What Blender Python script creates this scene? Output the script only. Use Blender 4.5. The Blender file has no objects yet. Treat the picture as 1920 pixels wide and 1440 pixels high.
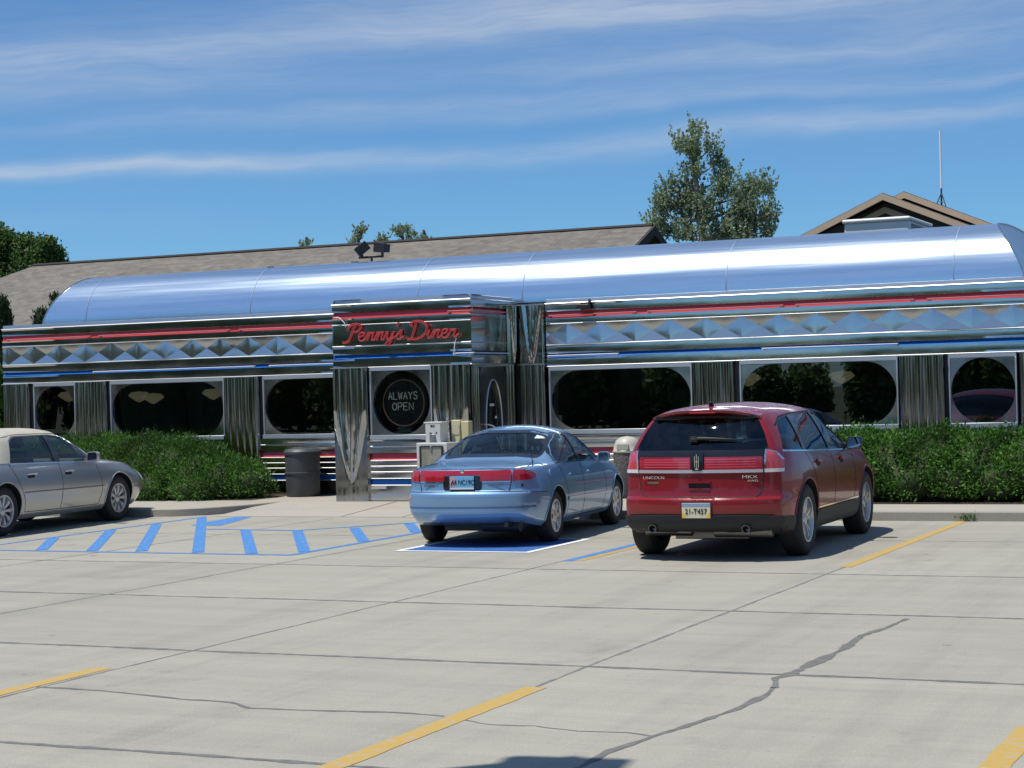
import bpy, bmesh, math, random
import numpy as np
from mathutils import Vector, Matrix
from mathutils.bvhtree import BVHTree

random.seed(7); RNG = np.random.default_rng(7)
S = bpy.context.scene
COL = S.collection
R = math.radians

# ------------------------------------------------------------------ materials
def new_mat(name):
    m = bpy.data.materials.new(name); m.use_nodes = True
    nt = m.node_tree; b = nt.nodes['Principled BSDF']
    return m, nt, b

def mat(name, col, rough=.5, metal=0., coat=0., spec=.5, var=0., vscale=3., vstretch=(1,1,1), bump=0., bscale=40., bstretch=(1,1,1),
        rvar=0., emit=None, estr=0., trans=0., ior=1.45, coat_rough=.03, alpha=1., detail=4):
    """Principled material; var = relative colour variation by noise, bump = height in metres."""
    m, nt, b = new_mat(name)
    N, L = nt.nodes, nt.links
    b.inputs['Base Color'].default_value = (*col, 1)
    b.inputs['Roughness'].default_value = rough
    b.inputs['Metallic'].default_value = metal
    b.inputs['Coat Weight'].default_value = coat
    b.inputs['Coat Roughness'].default_value = coat_rough
    b.inputs['Specular IOR Level'].default_value = spec
    b.inputs['IOR'].default_value = ior
    b.inputs['Transmission Weight'].default_value = trans
    tc = None
    if var or rvar or bump:
        tc = N.new('ShaderNodeTexCoord')
    if var or rvar:
        mp = N.new('ShaderNodeMapping'); mp.inputs['Scale'].default_value = vstretch
        L.new(tc.outputs['Object'], mp.inputs['Vector'])
        n = N.new('ShaderNodeTexNoise'); n.inputs['Scale'].default_value = vscale; n.inputs['Detail'].default_value = detail
        L.new(mp.outputs[0], n.inputs['Vector'])
        if var:
            mr = N.new('ShaderNodeMapRange'); mr.inputs[1].default_value = .25; mr.inputs[2].default_value = .75
            mr.inputs[3].default_value = 1 - var; mr.inputs[4].default_value = 1 + var
            L.new(n.outputs['Fac'], mr.inputs[0])
            mx = N.new('ShaderNodeMix'); mx.data_type = 'RGBA'; mx.blend_type = 'MULTIPLY'; mx.inputs[0].default_value = 1
            mx.inputs[6].default_value = (*col, 1); L.new(mr.outputs[0], mx.inputs[7])
            L.new(mx.outputs[2], b.inputs['Base Color'])
        if rvar:
            m2 = N.new('ShaderNodeMapRange'); m2.inputs[1].default_value = .3; m2.inputs[2].default_value = .7
            m2.inputs[3].default_value = max(0, rough - rvar); m2.inputs[4].default_value = rough + rvar
            L.new(n.outputs['Fac'], m2.inputs[0]); L.new(m2.outputs[0], b.inputs['Roughness'])
    if bump:
        mp = N.new('ShaderNodeMapping'); mp.inputs['Scale'].default_value = bstretch
        L.new(tc.outputs['Object'], mp.inputs['Vector'])
        n = N.new('ShaderNodeTexNoise'); n.inputs['Scale'].default_value = bscale; n.inputs['Detail'].default_value = 3
        L.new(mp.outputs[0], n.inputs['Vector'])
        bp = N.new('ShaderNodeBump'); bp.inputs['Strength'].default_value = 1; bp.inputs['Distance'].default_value = bump
        L.new(n.outputs['Fac'], bp.inputs['Height']); L.new(bp.outputs[0], b.inputs['Normal'])
        if coat: L.new(bp.outputs[0], b.inputs['Coat Normal'])
    if emit:
        b.inputs['Emission Color'].default_value = (*emit, 1); b.inputs['Emission Strength'].default_value = estr
    return m

def glass_mat(name, tint, refl=1.0, base_refl=.05, rough=0.0):
    """thin window pane: tinted see-through plus a Fresnel mirror reflection"""
    m = bpy.data.materials.new(name); m.use_nodes = True; nt = m.node_tree; N, L = nt.nodes, nt.links
    N.clear()
    out = N.new('ShaderNodeOutputMaterial'); mx = N.new('ShaderNodeMixShader')
    tr = N.new('ShaderNodeBsdfTransparent'); tr.inputs[0].default_value = (*tint, 1)
    gl = N.new('ShaderNodeBsdfGlossy'); gl.inputs['Roughness'].default_value = rough; gl.inputs[0].default_value = (.9, .95, 1, 1)
    geo = N.new('ShaderNodeNewGeometry'); dt = N.new('ShaderNodeVectorMath'); dt.operation = 'DOT_PRODUCT'
    L.new(geo.outputs['Normal'], dt.inputs[0]); L.new(geo.outputs['Incoming'], dt.inputs[1])
    def mt(op, a, b=None, c=None):
        n = N.new('ShaderNodeMath'); n.operation = op; n.use_clamp = op == 'MULTIPLY_ADD'
        for i, x in enumerate((a, b, c)):
            if x is None: continue
            if isinstance(x, (int, float)): n.inputs[i].default_value = x
            else: L.new(x, n.inputs[i])
        return n.outputs[0]
    one = mt('SUBTRACT', 1., mt('ABSOLUTE', dt.outputs['Value'])); f5 = mt('POWER', one, 5.)
    L.new(mt('MULTIPLY_ADD', f5, refl*.95, base_refl), mx.inputs[0])
    L.new(tr.outputs[0], mx.inputs[1]); L.new(gl.outputs[0], mx.inputs[2]); L.new(mx.outputs[0], out.inputs[0])
    return m

def leaf_mat(name, cols, rough=.55, clump=1.2, trans=.25):
    """leaf colours differ from leaf to leaf and, slowly, from clump to clump"""
    m, nt, b = new_mat(name); N, L = nt.nodes, nt.links
    geo = N.new('ShaderNodeNewGeometry'); tc = N.new('ShaderNodeTexCoord')
    n = N.new('ShaderNodeTexNoise'); n.inputs['Scale'].default_value = clump; n.inputs['Detail'].default_value = 2
    L.new(tc.outputs['Object'], n.inputs['Vector'])
    a = N.new('ShaderNodeMath'); a.operation = 'MULTIPLY_ADD'; a.inputs[1].default_value = .55
    L.new(geo.outputs['Random Per Island'], a.inputs[0])
    s = N.new('ShaderNodeMapRange'); s.inputs[1].default_value = .3; s.inputs[2].default_value = .7; s.inputs[3].default_value = 0; s.inputs[4].default_value = .45
    L.new(n.outputs['Fac'], s.inputs[0]); L.new(s.outputs[0], a.inputs[2])
    cr = N.new('ShaderNodeValToRGB'); e = cr.color_ramp.elements
    e[0].color = (*cols[0], 1); e[1].color = (*cols[-1], 1)
    for i, c in enumerate(cols[1:-1]):
        k = e.new((i + 1) / (len(cols) - 1)); k.color = (*c, 1)
    L.new(a.outputs[0], cr.inputs[0]); L.new(cr.outputs[0], b.inputs['Base Color'])
    b.inputs['Roughness'].default_value = rough
    b.inputs['Specular IOR Level'].default_value = .35
    if trans:
        out = [x for x in N if x.type == 'OUTPUT_MATERIAL'][0]
        t = N.new('ShaderNodeBsdfTranslucent'); L.new(cr.outputs[0], t.inputs[0])
        ms = N.new('ShaderNodeMixShader'); ms.inputs[0].default_value = trans
        L.new(b.outputs[0], ms.inputs[1]); L.new(t.outputs[0], ms.inputs[2]); L.new(ms.outputs[0], out.inputs[0])
    return m

# ------------------------------------------------------------------ mesh builder
class MB:
    def __init__(s): s.v = []; s.f = []
    def add(s, vs, fs):
        o = len(s.v); s.v += [tuple(map(float, p)) for p in vs]; s.f += [tuple(i + o for i in f) for f in fs]; return s
    def box(s, x0, x1, y0, y1, z0, z1):
        v = [(x, y, z) for x in (x0, x1) for y in (y0, y1) for z in (z0, z1)]
        return s.add(v, [(0,1,3,2),(4,6,7,5),(0,4,5,1),(2,3,7,6),(0,2,6,4),(1,5,7,3)])
    def prism(s, poly, axis, a, b):
        """poly of 2D points extruded between a and b along axis"""
        n = len(poly)
        def P(p, t): return {'x': (t, p[0], p[1]), 'y': (p[0], t, p[1]), 'z': (p[0], p[1], t)}[axis]
        v = [P(p, a) for p in poly] + [P(p, b) for p in poly]
        f = [tuple(range(n)), tuple(range(2*n-1, n-1, -1))] + [(i, i+n, (i+1) % n + n, (i+1) % n) for i in range(n)]
        return s.add(v, f)
    def ext(s, prof, x0, x1, n=1):
        """open profile of (y, z) pulled along x"""
        k = len(prof); v = []
        for j in range(n + 1):
            x = x0 + (x1 - x0) * j / n
            v += [(x, y, z) for y, z in prof]
        f = [(j*k+i, (j+1)*k+i, (j+1)*k+i+1, j*k+i+1) for j in range(n) for i in range(k-1)]
        return s.add(v, f)
    def tube(s, pts, r, n=8, cap=True, close=False):
        pts = [Vector(p) for p in pts]; m = len(pts)
        rs = r if isinstance(r, (list, tuple)) else [r] * m
        v = []; up = None
        for i, p in enumerate(pts):
            if close: d = pts[(i+1) % m] - pts[i-1]
            else: d = pts[min(i+1, m-1)] - pts[max(i-1, 0)]
            if d.length < 1e-9: d = Vector((0, 0, 1))
            d.normalize()
            if up is None:
                up = Vector((0, 0, 1)) if abs(d.z) < .9 else Vector((1, 0, 0))
            a = d.cross(up)
            if a.length < 1e-6: a = d.orthogonal()
            a.normalize(); b = a.cross(d); up = b
            v += [p + (a * math.cos(2*math.pi*k/n) + b * math.sin(2*math.pi*k/n)) * rs[i] for k in range(n)]
        f = [(i*n+k, i*n+(k+1) % n, ((i+1) % m)*n+(k+1) % n, ((i+1) % m)*n+k) for i in range(m if close else m-1) for k in range(n)]
        if cap and not close: f += [tuple(range(n-1, -1, -1)), tuple((m-1)*n+k for k in range(n))]
        return s.add(v, f)
    def lathe(s, prof, c=(0,0,0), axis='z', n=32):
        """profile of (r, h) turned round axis through c"""
        v = []; k = len(prof)
        for j in range(n):
            t = 2*math.pi*j/n; ca, sa = math.cos(t), math.sin(t)
            for r, h in prof:
                p = {'z': (r*ca, r*sa, h), 'x': (h, r*ca, r*sa), 'y': (r*sa, h, r*ca)}[axis]
                v.append((c[0]+p[0], c[1]+p[1], c[2]+p[2]))
        f = [(j*k+i, ((j+1) % n)*k+i, ((j+1) % n)*k+i+1, j*k+i+1) for j in range(n) for i in range(k-1)]
        return s.add(v, f)
    def xf(s, M):
        s.v = [tuple(M @ Vector(p)) for p in s.v]; return s
    def build(s, name, m, parent=None, local=False, angle=30, bevel=0., seg=2, two=None):
        me = bpy.data.meshes.new(name)
        off = Vector((0, 0, 0))
        if parent is not None and not local:
            q = parent
            while q is not None: off += q.location; q = q.parent
        me.from_pydata([(p[0]-off.x, p[1]-off.y, p[2]-off.z) for p in s.v], [], s.f)
        bm = bmesh.new(); bm.from_mesh(me)
        bmesh.ops.remove_doubles(bm, verts=bm.verts, dist=1e-5)
        bmesh.ops.recalc_face_normals(bm, faces=bm.faces)
        bm.to_mesh(me); bm.free()
        return link(name, me, m, parent, angle, bevel, seg)

def link(name, me, m, parent=None, angle=30, bevel=0., seg=2):
    for mm in (m if isinstance(m, (list, tuple)) else [m]):
        me.materials.append(mm)
    if len(me.polygons):
        me.polygons.foreach_set('use_smooth', [True] * len(me.polygons))
        me.set_sharp_from_angle(angle=R(angle))
    me.update()
    o = bpy.data.objects.new(name, me); COL.objects.link(o)
    if parent is not None: o.parent = parent
    if bevel:
        b = o.modifiers.new('bevel', 'BEVEL'); b.width = bevel; b.segments = seg; b.limit_method = 'ANGLE'; b.angle_limit = R(40)
    return o

def empty(name, loc=(0,0,0), rz=0., parent=None, scale=1.):
    o = bpy.data.objects.new(name, None); COL.objects.link(o)
    o.location = loc; o.rotation_euler = (0, 0, rz); o.scale = (scale,)*3; o.empty_display_size = .2
    if parent is not None: o.parent = parent
    return o

def tag(o, label=None, cat=None, group=None, kind=None):
    if label: o['label'] = label
    if cat: o['category'] = cat
    if group: o['group'] = group
    if kind: o['kind'] = kind
    return o

def thing(name, label, cat, loc=(0,0,0), rz=0., group=None, scale=1.):
    return tag(empty(name, loc, rz, None, scale), label, cat, group)

def rpoly(pts, r, n=4):
    """round the corners of a polygon; r is one radius or one per corner"""
    out = []; m = len(pts)
    for i in range(m):
        p = Vector(pts[i]); a = Vector(pts[i-1]) - p; b = Vector(pts[(i+1) % m]) - p
        rr = r[i] if isinstance(r, (list, tuple)) else r
        t = min(rr, a.length*.48, b.length*.48)
        if t < 1e-5: out.append(tuple(p)); continue
        p0 = p + a.normalized()*t; p1 = p + b.normalized()*t
        for k in range(n+1):
            u = k/n; q = p0*(1-u)**2 + p*2*u*(1-u) + p1*u*u
            out.append((q.x, q.y))
    return out

def catmull(pts, n=8, close=False):
    P = [np.array(p, float) for p in pts]; m = len(P); out = []
    for i in range(m if close else m-1):
        if close: p0, p1, p2, p3 = P[i-1], P[i], P[(i+1) % m], P[(i+2) % m]
        else: p0, p1, p2, p3 = P[max(i-1,0)], P[i], P[i+1], P[min(i+2, m-1)]
        for k in range(n):
            t = k/n
            out.append(.5*((2*p1)+(-p0+p2)*t+(2*p0-5*p1+4*p2-p3)*t*t+(-p0+3*p1-3*p2+p3)*t**3))
    if not close: out.append(P[-1])
    return [tuple(p) for p in out]

def text_mesh(txt, size, depth=.002, shear=0., spacing=1., bold=0.):
    """flat lettering from the built-in font, centred; x right, y up, extruded in z"""
    cu = bpy.data.curves.new('lettering', 'FONT'); cu.body = txt; cu.size = size; cu.extrude = depth; cu.shear = shear
    cu.space_character = spacing; cu.align_x = 'CENTER'; cu.align_y = 'CENTER'; cu.offset = bold; cu.resolution_u = 3
    ob = bpy.data.objects.new('lettering', cu); COL.objects.link(ob)
    dg = bpy.context.evaluated_depsgraph_get(); dg.update()
    me = bpy.data.meshes.new_from_object(ob.evaluated_get(dg))
    bpy.data.objects.remove(ob); bpy.data.curves.remove(cu)
    return me

def text_obj(txt, size, M, name, m, parent, sx=1., **kw):
    me = text_mesh(txt, size, **kw)
    me.transform(M @ Matrix.Diagonal((sx, 1, 1, 1)))
    me.materials.clear(); me.materials.append(m)
    o = bpy.data.objects.new(name, me); COL.objects.link(o); o.parent = parent
    return o

def leaves(name, C, D, size, aspect, m, parent=None, loc=(0,0,0), fold=.0):
    """one small diamond-shaped leaf per centre C, pointing along D"""
    C = np.asarray(C, float) - np.asarray(loc, float); D = np.asarray(D, float); n = len(C)
    D = D / np.maximum(np.linalg.norm(D, axis=1, keepdims=True), 1e-9)
    r = RNG.normal(size=(n, 3)); A = np.cross(D, r); A /= np.maximum(np.linalg.norm(A, axis=1, keepdims=True), 1e-9)
    s = np.asarray(size).reshape(-1, 1) * np.ones((n, 1)); w = s*aspect
    V = np.stack([C - D*s*.5, C + A*w*.5, C + D*s*.5, C - A*w*.5], 1).reshape(-1, 3)
    me = bpy.data.meshes.new(name)
    me.vertices.add(4*n); me.vertices.foreach_set('co', V.ravel())
    me.loops.add(4*n); me.loops.foreach_set('vertex_index', np.arange(4*n, dtype=np.int32))
    me.polygons.add(n); me.polygons.foreach_set('loop_start', np.arange(0, 4*n, 4, dtype=np.int32))
    me.update(calc_edges=True); me.validate()
    me.materials.append(m)
    o = bpy.data.objects.new(name, me); COL.objects.link(o)
    if parent is not None: o.parent = parent
    return o
# ------------------------------------------------------------------ camera, light, sky
cam = bpy.data.cameras.new('camera'); co = bpy.data.objects.new('camera', cam); COL.objects.link(co)
right = Vector((0.909556, 0.414746, -0.026332)); upv = Vector((0.02568, 0.00715, 0.999645)); fw = Vector((-0.414787, 0.909909, 0.004147))
Mx = Matrix((right, upv, -fw)).transposed().to_4x4(); Mx.translation = Vector((0, 0, 1.8))
co.matrix_world = Mx
cam.sensor_width = 36; cam.lens = 3460/1920*36; cam.clip_end = 6000; cam.clip_start = .05
S.camera = co
SUN = Vector((-.25, -.245, .937)).normalized()
sl = bpy.data.lights.new('sun', 'SUN'); so = bpy.data.objects.new('sun', sl); COL.objects.link(so)
sl.energy = 4.5; sl.angle = R(.45); sl.color = (1, .965, .9)
so.rotation_euler = SUN.to_track_quat('Z', 'Y').to_euler(); so.location = (0, 0, 60)

w = bpy.data.worlds.new('World'); S.world = w; w.use_nodes = True
nt = w.node_tree; N, L = nt.nodes, nt.links
bg = N['Background']
sky = N.new('ShaderNodeTexSky'); sky.sky_type = 'NISHITA'; sky.sun_disc = False
sky.sun_elevation = math.asin(SUN.z); sky.sun_rotation = math.atan2(SUN.x, SUN.y)
sky.altitude = 1500; sky.air_density = 1.0; sky.dust_density = .15; sky.ozone_density = 1.8
bg.inputs[1].default_value = .10
tc = N.new('ShaderNodeTexCoord'); sep = N.new('ShaderNodeSeparateXYZ'); L.new(tc.outputs['Generated'], sep.inputs[0])
def mth(op, a, b=None, c=None, clamp=False):
    n = N.new('ShaderNodeMath'); n.operation = op; n.use_clamp = clamp
    for i, x in enumerate((a, b, c)):
        if x is None: continue
        if isinstance(x, (int, float)): n.inputs[i].default_value = x
        else: L.new(x, n.inputs[i])
    return n.outputs[0]
az = mth('ARCTAN2', sep.outputs[0], sep.outputs[1])            # azimuth, 0 towards +Y
el = mth('ARCSINE', sep.outputs[2])
def noise(vec, scale, detail=5, rough=.55):
    n = N.new('ShaderNodeTexNoise'); n.inputs['Scale'].default_value = scale; n.inputs['Detail'].default_value = detail; n.inputs['Roughness'].default_value = rough
    L.new(vec, n.inputs['Vector']); return n.outputs['Fac']
def comb(x, y, z=0.):
    n = N.new('ShaderNodeCombineXYZ')
    for i, q in enumerate((x, y, z)):
        if isinstance(q, (int, float)): n.inputs[i].default_value = q
        else: L.new(q, n.inputs[i])
    return n.outputs[0]
# wisps: long streaks of cirrus, thin in elevation
dz = N.new('ShaderNodeMath')
warp = noise(comb(mth('MULTIPLY', az, 4.), mth('MULTIPLY', el, 10.)), 1.5, 3)
elw = mth('ADD', el, mth('MULTIPLY', mth('SUBTRACT', warp, .5), .03))
elt = mth('ADD', elw, mth('MULTIPLY', az, -.04))
n1 = noise(comb(mth('MULTIPLY', az, 3.2), mth('MULTIPLY', elt, 46.)), 1., 6, .6)
n2 = noise(comb(mth('MULTIPLY', az, 22.), mth('MULTIPLY', elt, 260.), 4.), 1., 7, .7)
n3 = noise(comb(mth('MULTIPLY', az, 2.2), mth('MULTIPLY', elt, 9.), 9.), 1.3, 3, .5)
def band(center, width, azc, azw, amp):
    d = mth('DIVIDE', mth('SUBTRACT', elt, center), width); g = mth('EXPONENT', mth('MULTIPLY', mth('MULTIPLY', d, d), -1.))
    a = mth('DIVIDE', mth('SUBTRACT', az, azc), azw); h = mth('EXPONENT', mth('MULTIPLY', mth('MULTIPLY', a, a), -1.))
    return mth('MULTIPLY', mth('MULTIPLY', g, h), amp)
BANDS = [(.1475, .0052, -.66, .17, 1.05), (.1480, .0055, -.30, .20, .62), (.173, .0055, -.48, .22, .42), (.1655, .004, -.25, .22, .45), (.205, .010, -.72, .2, .75), (.213, .006, -.40, .2, .5),
         (.187, .006, -.3, .22, .45), (.190, .007, -.66, .12, .25), (.225, .012, -.3, .3, .6), (.118, .006, -.68, .1, .12)]
tot = None
for b_ in BANDS:
    o_ = band(*b_); tot = o_ if tot is None else mth('ADD', tot, o_)
hi = mth('MULTIPLY', mth('SUBTRACT', n3, .34, clamp=True), mth('MULTIPLY', mth('SUBTRACT', el, .10, clamp=True), 6., clamp=True))
tex = mth('ADD', mth('MULTIPLY', n1, .62), mth('MULTIPLY', n2, .58))
cl = mth('MULTIPLY', mth('ADD', tot, mth('MULTIPLY', hi, 2.2)), mth('SUBTRACT', mth('MULTIPLY', tex, 1.9), .42, clamp=True), clamp=True)
cl = mth('MULTIPLY', cl, .58)
tint = N.new('ShaderNodeMix'); tint.data_type = 'RGBA'; tint.inputs[6].default_value = (.44, .745, 1.0, 1); tint.inputs[7].default_value = (.66, 1.10, 1.36, 1)
L.new(mth('MULTIPLY', mth('SUBTRACT', el, .24, clamp=True), 1.8, clamp=True), tint.inputs[0])
hs = N.new('ShaderNodeHueSaturation'); hs.inputs['Saturation'].default_value = 1.0; hs.inputs['Value'].default_value = 1.0
L.new(sky.outputs[0], hs.inputs['Color'])
hz = N.new('ShaderNodeMix'); hz.data_type = 'RGBA'; hz.inputs[6].default_value = (.42, .57, .76, 1); L.new(mth('MULTIPLY', mth('SUBTRACT', el, .015, clamp=True), 16., clamp=True), hz.inputs[0]); L.new(tint.outputs[2], hz.inputs[7])
tn = N.new('ShaderNodeMix'); tn.data_type = 'RGBA'; tn.blend_type = 'MULTIPLY'; tn.inputs[0].default_value = 1; L.new(hz.outputs[2], tn.inputs[7])
L.new(hs.outputs[0], tn.inputs[6])
mxs = N.new('ShaderNodeMix'); mxs.data_type = 'RGBA'; mxs.inputs[7].default_value = (5.6, 6.1, 6.8, 1)
L.new(cl, mxs.inputs[0]); L.new(tn.outputs[2], mxs.inputs[6]); L.new(mxs.outputs[2], bg.inputs[0])

S.view_settings.view_transform = 'Standard'; S.view_settings.look = 'None'; S.view_settings.exposure = .12; S.view_settings.gamma = 1
S.cycles.use_denoising = True; S.cycles.caustics_reflective = False; S.cycles.caustics_refractive = False
S.cycles.max_bounces = 8; S.cycles.transparent_max_bounces = 12; S.cycles.sample_clamp_indirect = 6; S.cycles.sample_clamp_direct = 40

# ------------------------------------------------------------------ materials
def concrete(name, col, streak=.05, slabs=False):
    m, nt, b = new_mat(name); N, L = nt.nodes, nt.links
    tc = N.new('ShaderNodeTexCoord')
    def nz(scale, stretch, detail=5, rough=.6):
        mp = N.new('ShaderNodeMapping'); mp.inputs['Scale'].default_value = stretch; L.new(tc.outputs['Object'], mp.inputs[0])
        n = N.new('ShaderNodeTexNoise'); n.inputs['Scale'].default_value = scale; n.inputs['Detail'].default_value = detail; n.inputs['Roughness'].default_value = rough
        L.new(mp.outputs[0], n.inputs['Vector']); return n.outputs['Fac']
    def rng(x, a, b_, lo=.3, hi=.7):
        r = N.new('ShaderNodeMapRange'); r.inputs[1].default_value = lo; r.inputs[2].default_value = hi; r.inputs[3].default_value = a; r.inputs[4].default_value = b_
        L.new(x, r.inputs[0]); return r.outputs[0]
    def mul(a, b_):
        k = N.new('ShaderNodeMath'); k.operation = 'MULTIPLY'; L.new(a, k.inputs[0]); L.new(b_, k.inputs[1]); return k.outputs[0]
    f = mul(mul(rng(nz(.22, (1,1,1), 4), .94, 1.05), rng(nz(1.1, (.28, 2.6, 1), 5), 1-streak*1.6, 1+streak*1.1)), mul(rng(nz(55, (1,1,1), 2), .93, 1.07), rng(nz(9, (.35,1.6,1), 6, .7), .95, 1.05)))
    sp = rng(nz(14, (1, 1, 1), 2, .5), 1., .80, .70, .78)
    f = mul(f, sp)
    if slabs:
        mp = N.new('ShaderNodeMapping'); mp.inputs['Location'].default_value = (4.56/3.05, -17.06/3.02, 0); mp.inputs['Scale'].default_value = (1/3.05, 1/3.02, 0)
        L.new(tc.outputs['Object'], mp.inputs[0]); fl = N.new('ShaderNodeVectorMath'); fl.operation = 'FLOOR'; L.new(mp.outputs[0], fl.inputs[0])
        wn = N.new('ShaderNodeTexWhiteNoise'); wn.noise_dimensions = '2D'; L.new(fl.outputs[0], wn.inputs['Vector'])
        f = mul(f, rng(wn.outputs['Value'], .955, 1.04, 0, 1))
        f = mul(f, rng(nz(.9, (1, .8, 1), 6, .75), 1., .83, .58, .72))       # stains
        f = mul(f, rng(nz(3.3, (1, 1, 1), 3, .6), 1., .62, .70, .76))        # drips
        f = mul(f, rng(nz(.55, (3.2, .18, 1), 5, .7), 1.02, .90, .48, .68))   # tyre-worn lanes
    mx = N.new('ShaderNodeMix'); mx.data_type = 'RGBA'; mx.blend_type = 'MULTIPLY'; mx.inputs[0].default_value = 1; mx.inputs[6].default_value = (*col, 1)
    L.new(f, mx.inputs[7]); L.new(mx.outputs[2], b.inputs['Base Color'])
    b.inputs['Roughness'].default_value = .85; b.inputs['Specular IOR Level'].default_value = .25
    bp = N.new('ShaderNodeBump'); bp.inputs['Distance'].default_value = .004; L.new(nz(60, (1,1,1), 3), bp.inputs['Height']); L.new(bp.outputs[0], b.inputs['Normal'])
    return m

def paint_mat(name, col, wear=.35, under=(.33, .32, .30)):
    """road paint worn thin in patches"""
    m, nt, b = new_mat(name); N, L = nt.nodes, nt.links
    tc = N.new('ShaderNodeTexCoord')
    n = N.new('ShaderNodeTexNoise'); n.inputs['Scale'].default_value = 16; n.inputs['Detail'].default_value = 6; n.inputs['Roughness'].default_value = .7
    L.new(tc.outputs['Object'], n.inputs['Vector'])
    r = N.new('ShaderNodeMapRange'); r.inputs[1].default_value = .52; r.inputs[2].default_value = .75; r.inputs[3].default_value = 0; r.inputs[4].default_value = wear*2
    L.new(n.outputs['Fac'], r.inputs[0])
    mx = N.new('ShaderNodeMix'); mx.data_type = 'RGBA'; mx.inputs[6].default_value = (*col, 1); mx.inputs[7].default_value = (*under, 1)
    L.new(r.outputs[0], mx.inputs[0]); L.new(mx.outputs[2], b.inputs['Base Color']); b.inputs['Roughness'].default_value = .75
    return m

M = {}
M['lot'] = concrete('lot_concrete', (.322, .304, .252), .05, True)
M['walk'] = concrete('walk_concrete', (.37, .34, .285), .03)
M['curb'] = concrete('curb_concrete', (.30, .285, .24), .03)
M['tar'] = mat('joint_tar', (.14, .136, .125), .85, var=.3, vscale=12)
M['thin_tar'] = mat('worn_joint', (.17, .165, .155), .9, var=.35, vscale=9)
M['yellow'] = paint_mat('yellow_paint', (.44, .285, .065), .8)
M['blue_paint'] = paint_mat('blue_paint', (.04, .185, .46), .6)
M['blue_panel'] = paint_mat('blue_panel_paint', (.025, .11, .34), .2)
M['white_paint'] = paint_mat('white_paint', (.72, .73, .74), .3)
M['grass'] = mat('dry_grass', (.075, .078, .04), .95, var=.35, vscale=.5, detail=6)
M['soil'] = mat('bed_soil', (.07, .05, .035), .95, var=.4, vscale=9)
# polished sheet steel: nearly a mirror, gently wavy
M['steel'] = mat('polished_steel', (.58, .58, .56), .12, 1., rvar=.035, vscale=2.2, vstretch=(1, 1, 3), bump=.0016, bscale=2.1)
M['steel_flat'] = mat('polished_steel_flat', (.58, .58, .57),   .13, .93, rvar=.03, vscale=2.2, bump=.0012, bscale=3)
M['steel_bright'] = mat('bright_trim', (.55, .55, .54), .42, 1.)
M['parapet'] = mat('parapet_steel', (.50, .51, .52), .34, .95, var=.06, vscale=2)
M['steel_dull'] = mat('brushed_steel', (.52, .53, .54), .28, 1., var=.12, vscale=3, vstretch=(8, 8, .6), rvar=.06)
M['flute'] = mat('fluted_steel', (.46, .45, .43), .10, 1., var=.22, vscale=3.5, vstretch=(6, 6, .35), rvar=.05, bump=.0016, bscale=2.6, bstretch=(1, 1, .6))
M['barrel'] = mat('barrel_metal', (.72, .82, .90), .215, .96, rvar=.04, vscale=9, vstretch=(.035, 1, 1), var=.05, bump=.007, bscale=5.5, bstretch=(.03, 1, 1))
M['alu'] = mat('window_aluminium', (.47, .50, .53), .38, .6, var=.06, vscale=4)
M['plate'] = mat('corner_plate', (.44, .44, .44), .16, 1., var=.1, vscale=2, rvar=.06)
M['red_band'] = mat('red_enamel', (.50, .035, .045), .3, coat=.4)
M['blue_band'] = mat('blue_enamel', (.012, .14, .50), .3, coat=.4)
M['tube_white'] = mat('neon_glass_white', (.82, .82, .80), .12, coat=.5)
M['tube_rose'] = mat('neon_glass_rose', (.62, .22, .20), .12, coat=.5)
M['letter_red'] = mat('letter_red', (.52, .014, .02), .32, coat=.3)
M['tube_red'] = mat('letter_tube', (.60, .07, .06), .15, coat=.5)
M['black'] = mat('black_metal', (.018, .018, .02), .45)
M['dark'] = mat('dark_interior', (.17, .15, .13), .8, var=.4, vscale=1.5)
M['glass'] = glass_mat('window_glass', (.48, .53, .51), 1.0, .13)
M['shade'] = mat('lamp_shade_glass', (.75, .70, .50), .5, emit=(1, .86, .55), estr=.09)
M['shingle'] = None

# ------------------------------------------------------------------ ground
def flat(name, poly, z, m, parent=None):
    mb = MB(); mb.add([(x, y, z) for x, y in poly], [tuple(range(len(poly)))])
    me_o = mb.build(name, m, parent)
    me = me_o.data
    bm = bmesh.new(); bm.from_mesh(me)
    for f in bm.faces:
        if f.normal.z < 0: f.normal_flip()
    bmesh.ops.triangulate(bm, faces=[f for f in bm.faces if len(f.verts) > 4])
    bm.to_mesh(me); bm.free()
    return me_o
g = flat('ground', [(-900, -900), (900, -900), (900, 900), (-900, 900)], -.03, M['grass']); tag(g, kind='structure')
lot = flat('parking_lot', [(-60, -5), (30, -5), (30, 27.6), (-60, 27.6)], 0, M['lot']); tag(lot, kind='structure')
rd = flat('road', [(-300, -17), (300, -17), (300, -6), (-300, -6)], -.015, mat('asphalt', (.05, .05, .05), .9, var=.2, vscale=4)); tag(rd, kind='structure')  # unseen road, invented as dark ground for the steel to mirror

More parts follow.
